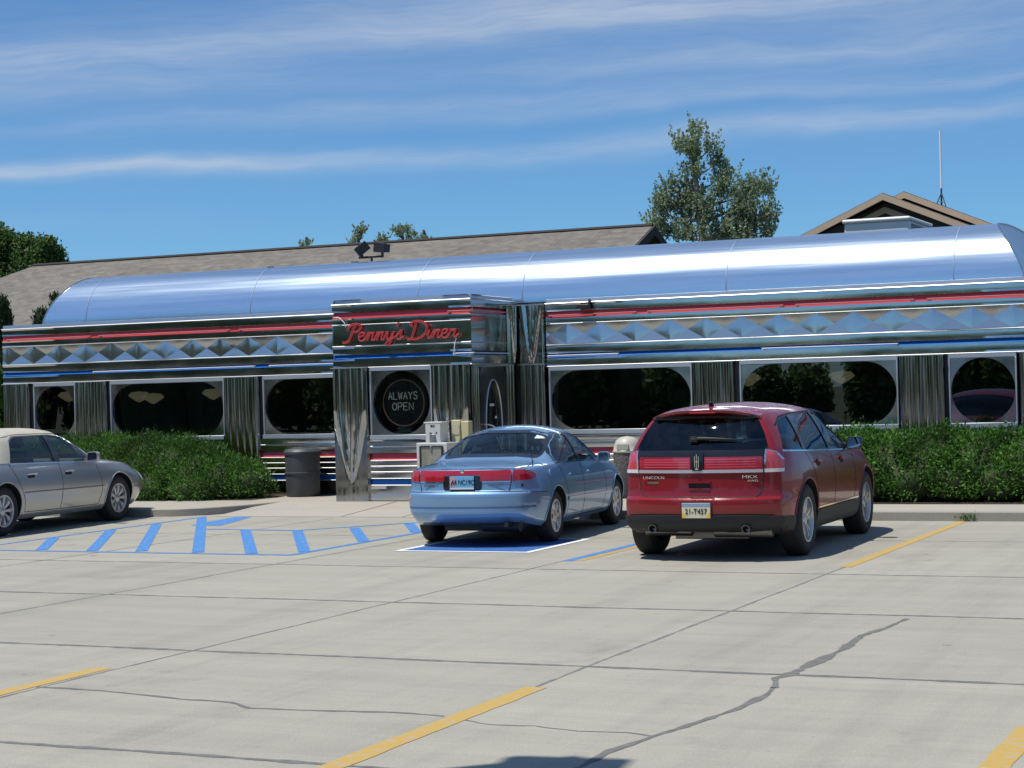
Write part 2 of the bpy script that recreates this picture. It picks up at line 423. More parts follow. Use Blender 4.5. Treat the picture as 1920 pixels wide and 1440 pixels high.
def wob_strip(name, pts, wd, m, z=0.0015, jit=.0, step=.07, wj=.6, parent=lot):
    """a sealed joint or crack: a narrow ribbon of uneven width"""
    P = [Vector((x, y)) for x, y in pts]; out = []
    for a, b in zip(P[:-1], P[1:]):
        n = max(1, int((b-a).length/step))
        for k in range(n): out.append(a.lerp(b, k/n))
    out.append(P[-1])
    v = []; ph = random.random()*9
    wl = wd if isinstance(wd, (list, tuple)) else None
    for i, p in enumerate(out):
        d = (out[min(i+1, len(out)-1)] - out[max(i-1, 0)]).normalized(); nrm = Vector((-d.y, d.x))
        base = wd if wl is None else wl[0] + (wl[1]-wl[0])*i/max(1, len(out)-1)
        wv = base*.5*(1 + wj*(math.sin(i*.61+ph)*.4 + random.uniform(-.6, .6)))
        c = p + nrm*(math.sin(i*.23+ph)*jit + random.uniform(-jit, jit)*.6)
        v += [(*(c+nrm*wv), z), (*(c-nrm*wv), z)]
    f = [(2*i, 2*i+1, 2*i+3, 2*i+2) for i in range(len(out)-1)]
    mb = MB(); mb.add(v, f); o = mb.build(name, m, parent)
    return o
for x, wd in ((-4.56, .022), (-7.62, .022), (-10.66, .024), (-13.75, .02), (-16.8, .02), (-19.9, .02), (-1.5, .03)):
    wob_strip('slab_joint', [(x, 4), (x-.02, 12), (x, 23.7)], wd, M['thin_tar'], jit=.004, wj=.6)
for y, wd in ((20.75, .018), (17.06, .030), (14.13, .045), (11.10, .050), (7.83, .05), (4.8, .05)):
    wob_strip('slab_joint', [(-24, y+.05), (-14, y+.03), (-6, y), (3, y+.02)], wd, M['tar'] if wd > .028 else M['thin_tar'], z=0.0017, jit=.006, wj=.7)
wob_strip('crack_seal', [(-3.13, 13.95), (-3.15, 13.4), (-3.22, 12.96), (-3.19, 12.25), (-3.22, 11.15)], [.04, .08], M['tar'], z=0.0021, jit=.006)
wob_strip('crack_seal', [(-3.22, 11.12), (-3.28, 10.95), (-3.18, 10.6)], .05, M['tar'], z=0.0021, jit=.01)
wob_strip('crack_seal', [(-3.18, 10.62), (-3.14, 10.37), (-3.17, 9.85), (-3.34, 8.96), (-3.40, 8.55), (-3.40, 8.0), (-3.5, 7.2)], .045, M['tar'], z=0.0021, jit=.008)
wob_strip('crack', [(-7.67, 9.42), (-7.2, 9.40), (-6.48, 9.29), (-6.1, 9.27), (-5.88, 9.12), (-5.5, 9.14), (-4.95, 9.22), (-4.66, 9.2)], .028, M['tar'], z=0.0019, jit=.012, wj=.8)
wob_strip('crack', [(-4.5, 9.12), (-4.3, 9.03), (-4.05, 9.05), (-3.77, 8.97), (-3.5, 9.01), (-3.34, 8.96)], .014, M['tar'], z=0.0019, jit=.012, wj=.8)

def line(name, x0, x1, y0, y1, m, z=0.0025):
    """painted line with slightly ragged long edges"""
    n = max(2, int((y1-y0)/.15)); v = []
    for i in range(n+1):
        y = y0 + (y1-y0)*i/n
        v += [(x0+random.uniform(-.006, .006), y, z), (x1+random.uniform(-.006, .006), y, z)]
    mb = MB(); mb.add(v, [(2*i, 2*i+1, 2*i+3, 2*i+2) for i in range(n)]); return mb.build(name, m, lot)
line('yellow_line', -4.62, -4.50, 17.75, 23.72, M['yellow'])
line('yellow_line', -7.52, -7.42, 17.95, 23.72, M['yellow'])
line('blue_line', -7.64, -7.53, 17.9, 23.72, M['blue_paint'])
line('yellow_line', -4.63, -4.49, 5.2, 10.25, M['yellow'])
line('yellow_line', -7.82, -7.68, 5.2, 10.22, M['yellow'])
line('yellow_line', -1.63, -1.49, 5.2, 9.75, M['yellow'])
BARN = [0]
def bar(pts, wd, m=None, z=0.0027, name='blue_line'):
    BARN[0] += 1; z += BARN[0]*.00012
    (x0, y0), (x1, y1) = pts; d = Vector((x1-x0, y1-y0)).normalized(); n_ = Vector((-d.y, d.x))*wd/2
    return flat(name, [(x0-n_.x, y0-n_.y), (x0+n_.x, y0+n_.y), (x1+n_.x, y1+n_.y), (x1-n_.x, y1-n_.y)], z, m or M['blue_paint'], lot)
for p, wd in ((((-17.2, 18.22), (-11.05, 18.10)), .10), (((-11.09, 18.06), (-11.09, 23.4)), .10), (((-15.93, 18.75), (-16.12, 23.85)), .08), (((-14.62, 21.58), (-13.04, 21.46)), .09), (((-13.05, 21.46), (-11.6, 23.5)), .09), (((-17.2, 18.22), (-16.0, 18.9)), .07)):
    bar(p, wd, z=0.0029)
for p in (((-14.78, 18.30), (-15.9, 19.95)), ((-14.0, 18.28), (-15.97, 21.3)), ((-13.29, 18.3), (-16.0, 22.43)), ((-12.45, 18.26), (-16.06, 23.68)), ((-11.67, 18.2), (-13.85, 21.46)), ((-11.14, 18.5), (-13.0, 21.42)), ((-11.16, 19.95), (-12.45, 22.0)), ((-11.16, 21.35), (-12.0, 22.75))):
    bar(p, .145)
flat('blue_line', [(-15.25, 22.2), (-14.72, 22.15), (-14.95, 22.9), (-15.3, 23.9), (-15.55, 23.8), (-15.4, 22.9)], .0031, M['blue_paint'], lot)
flat('blue_panel', [(-10.02, 18.84), (-8.48, 18.84), (-8.48, 20.5), (-10.02, 20.5)], .0023, M['blue_panel'], lot)
for p in (((-10.1, 18.79), (-8.4, 18.79)), ((-8.43, 18.75), (-8.43, 20.58)), ((-10.06, 18.75), (-10.06, 20.58)), ((-10.1, 20.55), (-8.4, 20.55))):
    bar(p, .085, M['white_paint'], .0029, 'white_line')

# raised sidewalk with a dropped, ramped middle in front of the entrance
def slab(name, poly, z0, z1, m, parent=None):
    mb = MB(); mb.prism(poly, 'z', z0, z1); return mb.build(name, m, parent, bevel=.015)
arc = [(-17.05, 23.78), (-16.7, 23.85), (-16.35, 24.15), (-16.08, 24.7), (-15.9, 25.5), (-15.86, 27.55)]
wl_ = slab('sidewalk', [(-40, 23.78)] + arc + [(-40, 27.55)], -.02, .12, M['walk']); tag(wl_, kind='structure')
wr_ = slab('sidewalk', [(-10.6, 27.55), (-10.6, 25.5), (-10.45, 24.6), (-10.1, 24.0), (-9.7, 23.76), (3, 23.76), (3, 27.55)], -.02, .118, M['walk']); tag(wr_, kind='structure')
cb = slab('kerb', [(-9.7, 23.74), (3, 23.74), (3, 23.92), (-9.7, 23.92)], -.02, .122, M['curb'], wr_)
cb = slab('kerb', [(-40, 23.76), (-17.05, 23.76), (-17.05, 23.93), (-40, 23.93)], -.02, .124, M['curb'], wl_)
ramp = MB(); ramp.add([(-16.0, 23.95, .003), (-10.4, 23.95, .003), (-10.4, 25.7, .117), (-10.4, 27.5, .118), (-16.0, 27.5, .118), (-16.0, 25.7, .117)], [(0, 1, 2, 5), (5, 2, 3, 4)])
rp = ramp.build('entrance_ramp', M['walk']); tag(rp, kind='structure')
for x in (-13.76, -12.72):
    mb = MB(); mb.add([(x-.03, 23.95, .006), (x-.01, 23.95, .006), (x+.01, 25.68, .121), (x-.01, 25.68, .121)], [(0, 1, 2, 3)]); mb.build('slab_joint', M['thin_tar'], rp)
bd = flat('planting_bed', [(-24, 25.9), (-16.6, 25.9), (-16.6, 27.3), (-24, 27.3)], .128, M['soil']); tag(bd, kind='structure')
bd = flat('planting_bed', [(-7.6, 25.2), (0, 25.2), (0, 27.3), (-7.6, 27.3)], .128, M['soil']); tag(bd, kind='structure')
# ------------------------------------------------------------------ the diner
XL, XR, YF, YV = -22.92, -3.55, 27.4, 25.75
VX0, VX1 = -14.88, -12.41
diner = thing('diner', 'polished stainless steel diner with rounded barrel roof, red and blue bands and quilted diamond panels', 'diner', (-13.6, 27.4, .12))

def chan(z0, z1, Y, x0, x1, d=.045):
    """recessed enamel channel: dark soffit above, sloping face below"""
    return [(Y+d, z1-.004), (Y+d, z1-.012), (Y+.012, z0+.012), (Y-.006, z0)]
def bow(z0, z1, Y, b=.0012, n=4):
    return [(Y - b*math.sin(math.pi*k/n), z1+(z0-z1)*k/n) for k in range(n+1)]
def bead(mb, z, Y, x0, x1, r=.011):
    mb.ext([(Y, z+r*1.2)] + [(Y - r*1.4*math.sin(math.pi*k/5), z + r*math.cos(math.pi*k/5)) for k in range(6)] + [(Y, z-r*1.2)], x0, x1)

def upper(Y, x0, x1, dz=0., quilt=True, tag_='', phase=None, qzz=None):
    """fascia from the window head to the parapet"""
    p = MB()
    for a, b_ in ((2.19, 2.335), (2.40, 2.528), (2.882, 2.98), (3.08, 3.20)):
        p.ext(bow(a+dz, b_+dz, Y), x0, x1, 6)
        p.ext([(Y+.06, b_+dz), (Y, b_+dz)], x0, x1); p.ext([(Y, a+dz), (Y+.06, a+dz)], x0, x1)
    p.build('steel_fascia', M['steel'], diner, angle=25)
    t = MB()
    bead(t, 2.535+dz, Y-.004, x0, x1, .010); bead(t, 2.19+dz, Y-.004, x0, x1, .007); bead(t, 2.876+dz, Y-.002, x0, x1, .006)
    t.ext([(Y+.02, 3.212+dz), (Y-.022, 3.212+dz), (Y-.03, 3.203+dz), (Y-.022, 3.194+dz), (Y, 3.194+dz)], x0, x1)
    t.build('bright_trim', M['steel_bright'], diner)
    MB().ext(chan(2.98+dz, 3.08+dz, Y, x0, x1), x0, x1).build('red_band', M['red_band'], diner)
    MB().ext(chan(2.335+dz, 2.40+dz, Y, x0, x1), x0, x1).build('blue_band', M['blue_band'], diner)
    c = MB(); c.ext([(Y+.02, 3.212+dz), (Y+.036, 3.272+dz), (Y+.05, 3.277+dz), (Y+.5, 3.28+dz)], x0, x1)
    c.build('parapet', M['parapet'], diner)
    if quilt:
        q = MB(); z0, z1 = 2.545+dz, 2.872+dz; zc = (z0+z1)/2; hz = (z1-z0)/2; P = .585; d = .024
        i0 = math.floor((x0-phase)/P)-1; i1 = math.ceil((x1-phase)/P)+1
        def fold(A, B, Cp, swell=1., n=6):
            """folded facet A-B-C, the sheet swelling a little between its creases"""
            A, B, Cp = Vector(A), Vector(B), Vector(Cp); idx = {}; vs = []; fs = []
            for i in range(n+1):
                for j in range(n+1-i):
                    a, b = i/n, j/n; c = 1-a-b; pnt = A*a + B*b + Cp*c
                    dep = -.003*swell*(27*a*b*c)*.6 - .002*swell*4*a*b
                    idx[i, j] = len(vs); vs.append((min(max(pnt.x, x0), x1), Y + .012 + pnt.y + dep, pnt.z))
            for i in range(n):
                for j in range(n-i):
                    fs.append((idx[i, j], idx[i, j+1], idx[i+1, j]))
                    if j < n-i-1: fs.append((idx[i, j+1], idx[i+1, j+1], idx[i+1, j]))
            q.add(vs, fs)
        jig = {}
        for i in range(i0, i1+1):
            xc = phase + i*P; xm = xc + P/2
            def V(x, z, hgt): return (x, -d*hgt, z)
            def H(k): return jig.setdefault(k, random.uniform(.72, 1.28)*(.35 if k[1] else 1.))
            T, Bm, Lf, Rt = V(xc, z1, H((i, 1))), V(xc, z0, H((i, 0))), V(xc-P/2, zc, 0.), V(xm, zc, 0.)
            if xc + P/2 > x0 and xc - P/2 < x1: fold(T, Bm, Lf); fold(Bm, T, Rt)
            if xm + P/2 > x0 and xm - P/2 < x1:
                T2, B2 = V(xc+P, z1, H((i+1, 1))), V(xc+P, z0, H((i+1, 0)))
                fold(B2, Bm, Rt, .4); fold(T, T2, Rt, .4)
        q.build('diamond_panel', M['steel_flat'], diner, angle=5)

def lower(Y, x0, x1, zb=.13):
    p = MB()
    for a, b_ in ((zb, .37), (.47, .58), (.58, .672), (.672, .765), (.88, .985), (.985, 1.09)):
        p.ext(bow(a, b_, Y, .001), x0, x1, 4); p.ext([(Y+.06, b_), (Y, b_)], x0, x1)
    p.build('steel_skirt', M['steel'], diner, angle=25)
    t = MB()
    for z, r in ((.985, .010), (.672, .009), (.58, .010), (.478, .007), (.765, .008), (.37, .008)): bead(t, z, Y-.004, x0, x1, r)
    t.build('bright_trim', M['steel_bright'], diner)
    MB().ext(chan(.765, .88, Y, x0, x1), x0, x1).build('red_band', M['red_band'], diner)
    MB().ext(chan(.37, .47, Y, x0, x1), x0, x1).build('blue_band', M['blue_band'], diner)

def ring_plate(cx, cz, w_, h_, rx, rz, rr, Y, th=.014, n=96):
    """rectangular plate with a round-ended opening"""
    inner = []; 
    for k in range(n):
        t = 2*math.pi*k/n; c, s_ = math.cos(t), math.sin(t)
        # superellipse-free: rounded rectangle support by ray march
        lo, hi = 0., 3.
        for _ in range(30):
            m_ = (lo+hi)/2; x, z = abs(c*m_), abs(s_*m_)
            dx, dz_ = max(x-(rx-rr), 0), max(z-(rz-rr), 0)
            ins = (math.hypot(dx, dz_) <= rr) and x <= rx and z <= rz
            lo, hi = (m_, hi) if ins else (lo, m_)
        inner.append((c*lo, s_*lo))
    outer = []
    for x, z in inner:
        k = max(abs(x)/(w_/2), abs(z)/(h_/2)); outer.append((x/k, z/k))
    cs = [(sx*w_/2, sz*h_/2) for sx in (1, -1) for sz in (1, -1)]
    for c in cs:                                  # snap the nearest outer point to each corner
        j = min(range(n), key=lambda i: (outer[i][0]-c[0])**2 + (outer[i][1]-c[1])**2); outer[j] = c
    v = []; f = []
    for yy in (Y, Y+th):
        v += [(cx+x, yy, cz+z) for x, z in outer] + [(cx+x, yy, cz+z) for x, z in inner]
    for i in range(n):
        j = (i+1) % n
        f += [(i, j, n+j, n+i), (2*n+i, 3*n+i, 3*n+j, 2*n+j), (n+i, n+j, 3*n+j, 3*n+i)]
    return MB().add(v, f), [(cx+x, cz+z) for x, z in inner]

def window(x0, x1, Y, z0=1.09, z1=2.19, circle=False):
    """aluminium frame, mirror corner plates, round-ended opening, glass"""
    fr = MB(); fw_ = .05
    fr.box(x0, x1, Y-.012, Y+.07, z1-.068, z1-.002); fr.box(x0, x1, Y-.05, Y+.07, z0+.005, z0+.075)
    fr.box(x0, x0+.022, Y-.012, Y+.07, z0+.075, z1-.068); fr.box(x1-.022, x1, Y-.012, Y+.07, z0+.075, z1-.068)
    win = fr.build('window', M['alu'], diner, bevel=.004)
    cx, cz = (x0+x1)/2, (z0+.075+z1-.068)/2; w_, h_ = x1-x0-.044, z1-z0-.143
    rz = h_/2-.004; rx = rz if circle else w_/2-.008
    pl, inner = ring_plate(cx, cz, w_, h_, rx, rz, min(rz, rx), Y+.012)
    pl.build('corner_plate', M['plate'], win)
    gm = MB(); gm.add([(x, Y+.04, z) for x, z in [(x0+.01, z0+.02), (x1-.01, z0+.02), (x1-.01, z1-.02), (x0+.01, z1-.02)]], [(0, 1, 2, 3)])
    gm.build('pane', M['glass'], win)
    return win

def pilaster(x0, x1, Y, z0, z1, n=5, proud=.045, fan=None, name='fluted_pilaster', nz=1, axis='y'):
    """vertical half-round flutes; fan=(za, zb): flutes draw together towards za and die out below"""
    mb = MB(); w_ = x1-x0; cxp = (x0+x1)/2; K = n*10; zs = [z0+(z1-z0)*k/nz for k in range(nz+1)]
    v = []
    for z in zs:
        for k in range(K+1):
            u = k/K; x = x0+w_*u
            if fan is None:
                d = .022*abs(math.sin(math.pi*n*u))**.8
            else:
                za, zb = fan; t = min(1, max(0, (z-za)/(zb-za)))
                half = .5*(.04+.96*t**.75); q = (u-.5)/half
                d = .026*abs(math.sin(math.pi*n*(q*.5+.5)))**.8*min(1, t*4) if abs(q) < 1 else 0.
            e = proud*min(1, u*w_/.02, (1-u)*w_/.02)
            v.append((x, Y-e-d, z) if axis == 'y' else (Y+e+d, x, z))
    f = [(j*(K+1)+k, j*(K+1)+k+1, (j+1)*(K+1)+k+1, (j+1)*(K+1)+k) for j in range(nz) for k in range(K)]
    mb.add(v, f)
    o = mb.build(name, M['flute'], diner, angle=40)
    cp = MB()
    if axis == 'y': cp.box(x0-.012, x1+.012, Y-proud-.03, Y+.02, z1, z1+.014)
    else: cp.box(Y-.02, Y+proud+.03, x0-.012, x1+.012, z1, z1+.014)
    cp.build('cap_strip', M['steel_bright'], diner)
    return o

# wings
for x0, x1, ph in ((XL, VX0+.02, -22.20), (-11.86, XR, -10.91)):
    upper(YF, x0, x1, phase=ph)
    lower(YF, x0, x1)
PIL = [(XL+.02, -22.32), (-21.25, -20.57), (-18.03, -17.33), (-9.38, -8.71), (-6.15, -5.48), (-4.40, XR+.02)]
for a, b_ in PIL: pilaster(a, b_, YF, .3, 2.175)
for a, b_ in ((-22.22, -21.27), (-20.49, -18.05), (-17.25, -14.86), (-11.83, -9.40), (-8.62, -6.17), (-5.42, -4.44)): window(a, b_, YF)
# recessed black slits beside the pilasters, and the wall behind everything
for a in (-22.32, -20.57, -17.33, -8.71, -5.48): MB().box(a, a+.10, YF+.02, YF+.05, 1.09, 2.19).build('window_jamb', M['black'], diner)
back = MB()
for a, b_ in ((XL, -14.9), (-12.3, XR)):
    back.box(a, b_, YF+.055, YF+.12, .12, 1.10); back.box(a, b_, YF+.055, YF+.12, 2.17, 3.2)
back.box(XL, XL+.06, YF+.055, 32.8, .12, 3.24); back.box(XR-.06, XR, YF+.055, 32.8, .12, 3.24); back.box(XL+.06, XR-.06, 32.7, 32.8, .12, 3.24)
back.build('wall', M['steel_dull'], diner)
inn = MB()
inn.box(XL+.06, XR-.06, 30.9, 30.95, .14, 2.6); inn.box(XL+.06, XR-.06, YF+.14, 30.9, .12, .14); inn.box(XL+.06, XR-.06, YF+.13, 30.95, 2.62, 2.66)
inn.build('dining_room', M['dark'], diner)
vinyl_b = mat('booth_vinyl', (.04, .018, .018), .5)
for x in np.arange(-22.2, -4, 1.62):
    if -15.2 < x < -12.1: continue
    bo = MB(); bo.box(x, x+.12, YF+.25, YF+1.35, .14, 1.27+.02*math.sin(x*9)); bo.box(x+.11, x+.5, YF+.25, YF+1.3, .14, .58); bo.build('booth', vinyl_b, diner, bevel=.02)
pic = mat('picture', (.10, .095, .085), .6, var=.6, vscale=5)
for x in np.arange(-22.0, -4.5, 1.13):
    hgt = random.uniform(.25, .42); MB().box(x, x+random.uniform(.35, .6), 30.87, 30.895, 1.65-hgt/2, 1.65+hgt/2).build('picture_frame', pic, diner)
dk = MB(); dk.box(XL, XR, YF+.3, 32.8, 3.2, 3.244); dk.build('roof_deck', M['steel_dull'], diner)

# barrel roof: quarter-round shoulders, low crown, domed ends
def barrel_pt(s, x):
    """s in 0..1 runs from the front foot over the crown to the rear foot"""
    Yc, Rr = 28.5, .9; yb = 60.2 - Yc
    if s < .4: a = s/.4*math.pi/2; y, z = Yc - Rr*math.cos(a), 3.25 + Rr*math.sin(a)
    elif s > .6: a = (1-s)/.4*math.pi/2; y, z = yb + Rr*math.cos(a), 3.25 + Rr*math.sin(a)
    else: u = (s-.4)/.2; y = Yc + (yb-Yc)*u; z = 4.15 + .07*math.sin(math.pi*u)
    return y, z
def barrel_end(z, side):
    """the ends lean inwards with height"""
    f = max(0., (z-3.25)/.97)**1.5
    return -22.13 + .56*f if side < 0 else -4.33 - .55*f
ns = 72; nx_ = 90; v = []
for i in range(nx_+1):
    for k in range(ns+1):
        y, z = barrel_pt(k/ns, 0); a, b_ = barrel_end(z, -1), barrel_end(z, 1); v.append((a + (b_-a)*i/nx_, y, z))
fs = [(i*(ns+1)+k, (i+1)*(ns+1)+k, (i+1)*(ns+1)+k+1, i*(ns+1)+k+1) for i in range(nx_) for k in range(ns)]
br = MB().add(v, fs).build('barrel_roof', M['barrel'], diner, angle=60)
for i, side in ((0, -1), (nx_, 1)):
    cap = MB(); rim = [v[i*(ns+1)+k] for k in range(ns+1)]; cap.add(rim + [(-22.13 if side < 0 else -4.33, 30.1, 3.25)], [(k, k+1, ns+1) for k in range(ns)]); cap.build('roof_end', M['steel_dull'], br)
    MB().tube([(p[0], p[1], p[2]) for p in rim], .014, 6).build('roof_edge', M['steel_dull'], br)
seam = mat('roof_seam', (.22, .28, .38), .55, .4)
for x in (-21.15, -17.6, -14.3, -12.36, -8.87, -5.35):
    sm = MB(); v = []
    for k in range(ns+1):
        y, z = barrel_pt(k/ns, x); dy, dz_ = y-30.1, (z-2.2); l = math.hypot(dy, dz_); 
        for dx in (-.009, .009): v.append((x+dx, y+dy/l*.004, z+dz_/l*.004))
    sm.add(v, [(2*k, 2*k+1, 2*k+3, 2*k+2) for k in range(ns)]); sm.build('roof_seam', seam, br)
for x in (-18.12, -17.88, -9.17, -9.0):
    MB().tube([(x, YF+.3, 3.24), (x-.01, YF+.3, 3.36)], .009).build('roof_bracket', mat('rusty_bracket', (.2, .08, .06), .7), diner)
for x in (-18.4, -16.6):
    y, z = barrel_pt(.47, x); MB().box(x-.05, x+.05, y-.06, y+.06, z-.03, z+.05).build('roof_vent', M['black'], diner, bevel=.01)

# entrance vestibule ------------------------------------------------------
DZ = .055
upper(YV, VX0, VX1, dz=DZ, quilt=False)
MB().ext(bow(2.528+DZ, 2.882+DZ, YV+.015, .002, 6), VX0, VX1, 6).build('sign_panel', M['steel'], diner)
lower(YV, -14.25, -13.09); 
window(-14.22, -13.12, YV, z0=1.09, z1=2.25, circle=True)
def waterfall(x0, x1, Y, z0, z1):
    """smooth column with flutes that draw together into a point low down"""
    pilaster(x0, x1, Y, z0, z1, n=3, proud=.05, fan=(.42, 1.55), name='waterfall_column', nz=60)
waterfall(VX0, -14.25, YV, .12, 2.24); waterfall(-13.09, -12.45, YV, .12, 2.24)
vb = MB()
vb.box(VX0+.02, VX1-.02, YV+.08, YV+.12, 2.25, 3.24); vb.box(VX0+.02, -14.24, YV+.05, YV+.12, .12, 2.25); vb.box(-13.1, VX1-.02, YV+.05, YV+.12, .12, 2.25)
vb.box(VX0+.02, VX0+.08, YV+.12, YF+.05, .12, 3.24); vb.box(-14.24, -13.1, YV+.07, YV+.12, .12, 1.1); vb.box(VX0+.02, VX1-.02, YV+.1, YF+.3, 3.20, 3.245)
vb.build('vestibule_wall', M['steel_dull'], diner)
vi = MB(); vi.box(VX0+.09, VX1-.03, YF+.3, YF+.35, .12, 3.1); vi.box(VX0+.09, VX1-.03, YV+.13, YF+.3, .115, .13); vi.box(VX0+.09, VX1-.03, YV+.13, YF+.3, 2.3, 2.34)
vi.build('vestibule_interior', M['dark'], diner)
# left flank and right flank fascia (run along y)
def flank(x, sgn):
    p, rb, bb, t, pr = MB(), MB(), MB(), MB(), MB(); y0, y1 = YV, YF
    def extY(mb, prof): mb.add([(x - sgn*(q[0]), y, q[1]) for y in (y0, y1) for q in prof], [(i, i+1, len(prof)+i+1, len(prof)+i) for i in range(len(prof)-1)])
    for a, b_ in ((2.19, 2.335), (2.40, 2.528), (2.882, 2.98), (3.08, 3.20), (2.528, 2.882)): extY(p, bow(a+DZ, b_+DZ, 0., .001))
    p.build('steel_fascia', M['steel'], diner)
    extY(rb, chan(2.98+DZ, 3.08+DZ, 0, 0, 0)); rb.build('red_band', M['red_band'], diner)
    extY(bb, chan(2.335+DZ, 2.40+DZ, 0, 0, 0)); bb.build('blue_band', M['blue_band'], diner)
    extY(pr, [(.02, 3.212+DZ), (.036, 3.272+DZ), (.05, 3.277+DZ), (.5, 3.28+DZ)]); pr.build('parapet', M['parapet'], diner)
    for z in (3.203, 2.535, 2.19): extY(t, [(0, z+.012+DZ), (-.016, z+DZ), (0, z-.012+DZ)])
    t.build('bright_trim', M['steel_bright'], diner)
flank(VX1, 1); flank(VX0, -1)
for mb_x in (VX1,):
    pilaster(YV+.02, YV+.24, VX1-.03, .12, 2.24, n=3, axis='x', proud=.03); pilaster(27.02, 27.38, VX1-.03, .12, 2.24, n=3, axis='x', proud=.03)
    # door with an arched, glazed opening
    dr = MB(); y0, y1, z0, z1 = 26.0, 27.0, .13, 2.2; yc = 26.5
    N_ = 48; inner = []; outer = []
    for k in range(N_):
        t = 2*math.pi*k/N_; cy, sz = math.cos(t), math.sin(t); inner.append((yc+.30*cy, 1.22+.78*(abs(sz)**.9)*(1 if sz > 0 else -1)))
        kk = max(abs(cy)/.5, abs(sz)/1.035); outer.append((yc+cy/kk, 1.165+sz/kk))
    v = [(VX1, *p) for p in outer] + [(VX1, *p) for p in inner] + [(VX1-.04, *p) for p in inner]
    dr.add(v, [(i, (i+1) % N_, N_+(i+1) % N_, N_+i) for i in range(N_)] + [(N_+i, N_+(i+1) % N_, 2*N_+(i+1) % N_, 2*N_+i) for i in range(N_)])
    door = dr.build('door', mat('door_steel', (.20, .20, .20), .2, 1., bump=.002, bscale=4), diner)
    pn = MB(); pn.add([(VX1-.035, *p) for p in inner], [tuple(range(N_))]); pn.build('pane', M['glass'], door)
    rm = MB(); rm.tube([(VX1+.005, *p) for p in inner], .014, 6, close=True); rm.build('door_trim', M['steel_bright'], door)
    for dz_ in (0, -.13):
        hd = MB(); hd.tube(catmull([(VX1+.01, 26.12, 1.30+dz_), (VX1+.12, 26.16, 1.28+dz_), (VX1+.17, 26.26, 1.2+dz_), (VX1+.15, 26.45, .98+dz_), (VX1+.12, 26.6, .8+dz_), (VX1+.01, 26.64, .76+dz_)], 6), .013, 8)
        hd.build('handle', M['steel_bright'], door)
    MB().box(VX1-.03, VX1-.028, 26.42, 26.58, 1.58, 1.62).build('door_notice', M['white_paint'], door); MB().box(VX1-.03, VX1-.028, 26.6, 26.68, 1.38, 1.42).build('door_notice', M['white_paint'], door)
    cv = MB(); cv.box(VX1-.02, VX1, YV+.1, y0, .12, 2.25); cv.box(VX1-.02, VX1, y1, YF, .12, 2.25); cv.box(VX1-.02, VX1, y0, y1, 2.2, 2.25)
    cv.build('door_surround', M['steel'], diner)
# corner pillar between vestibule and right wing: fan of flutes above, plain flutes below
pilaster(-12.33, -11.88, YF, 2.24, 3.19, n=3, proud=.07, fan=(2.2, 3.25), nz=40, name='corner_pillar')
pilaster(-12.33, -11.88, YF, .12, 2.225, n=4, proud=.055, name='corner_pillar')
pilaster(27.06, 27.36, VX1+.01, 2.26, 3.19, n=3, proud=.05, fan=(2.2, 3.25), nz=30, axis='x', name='corner_pillar')

# neon tubing along the bands
def neon(x0, x1, Y, z, m, ends=.05):
    mb = MB(); mb.tube([(x0, Y+.03, z), (x0, Y-.02, z), (x0+.02, Y-.03, z), (x1-.02, Y-.03, z), (x1, Y-.02, z), (x1, Y+.03, z)], .0085, 8)
    for x in (x0+.03, x1-.03): mb.box(x-.02, x+.02, Y-.03, Y+.04, z-.028, z-.014)
    return mb.build('neon_tube', m, diner)
for x0, x1 in ((-20.85, -17.4), (-17.1, -14.95), (-11.84, -10.62), (-8.25, -6.16)): neon(x0, x1, YF, 2.362, M['tube_white'])
for x0, x1 in ((-22.8, -20.9), (-20.7, -17.9), (-17.7, -15.0), (-11.8, -10.3), (-10.1, -7.9), (-7.7, -5.9), (-5.7, -4.0)): neon(x0, x1, YF, 3.012, M['tube_rose'])
neon(-12.72, VX1+.02, YV, 2.42, M['tube_white']); neon(-12.8, VX1+.02, YV, 3.078, M['tube_rose'])
MB().tube([(VX1+.03, YV, 2.42), (VX1+.035, YF-.3, 2.42)], .0085).build('neon_tube', M['tube_white'], diner)
MB().tube([(VX1+.03, YV, 3.078), (VX1+.035, YF-.3, 3.078)], .0085).build('neon_tube', M['tube_rose'], diner)

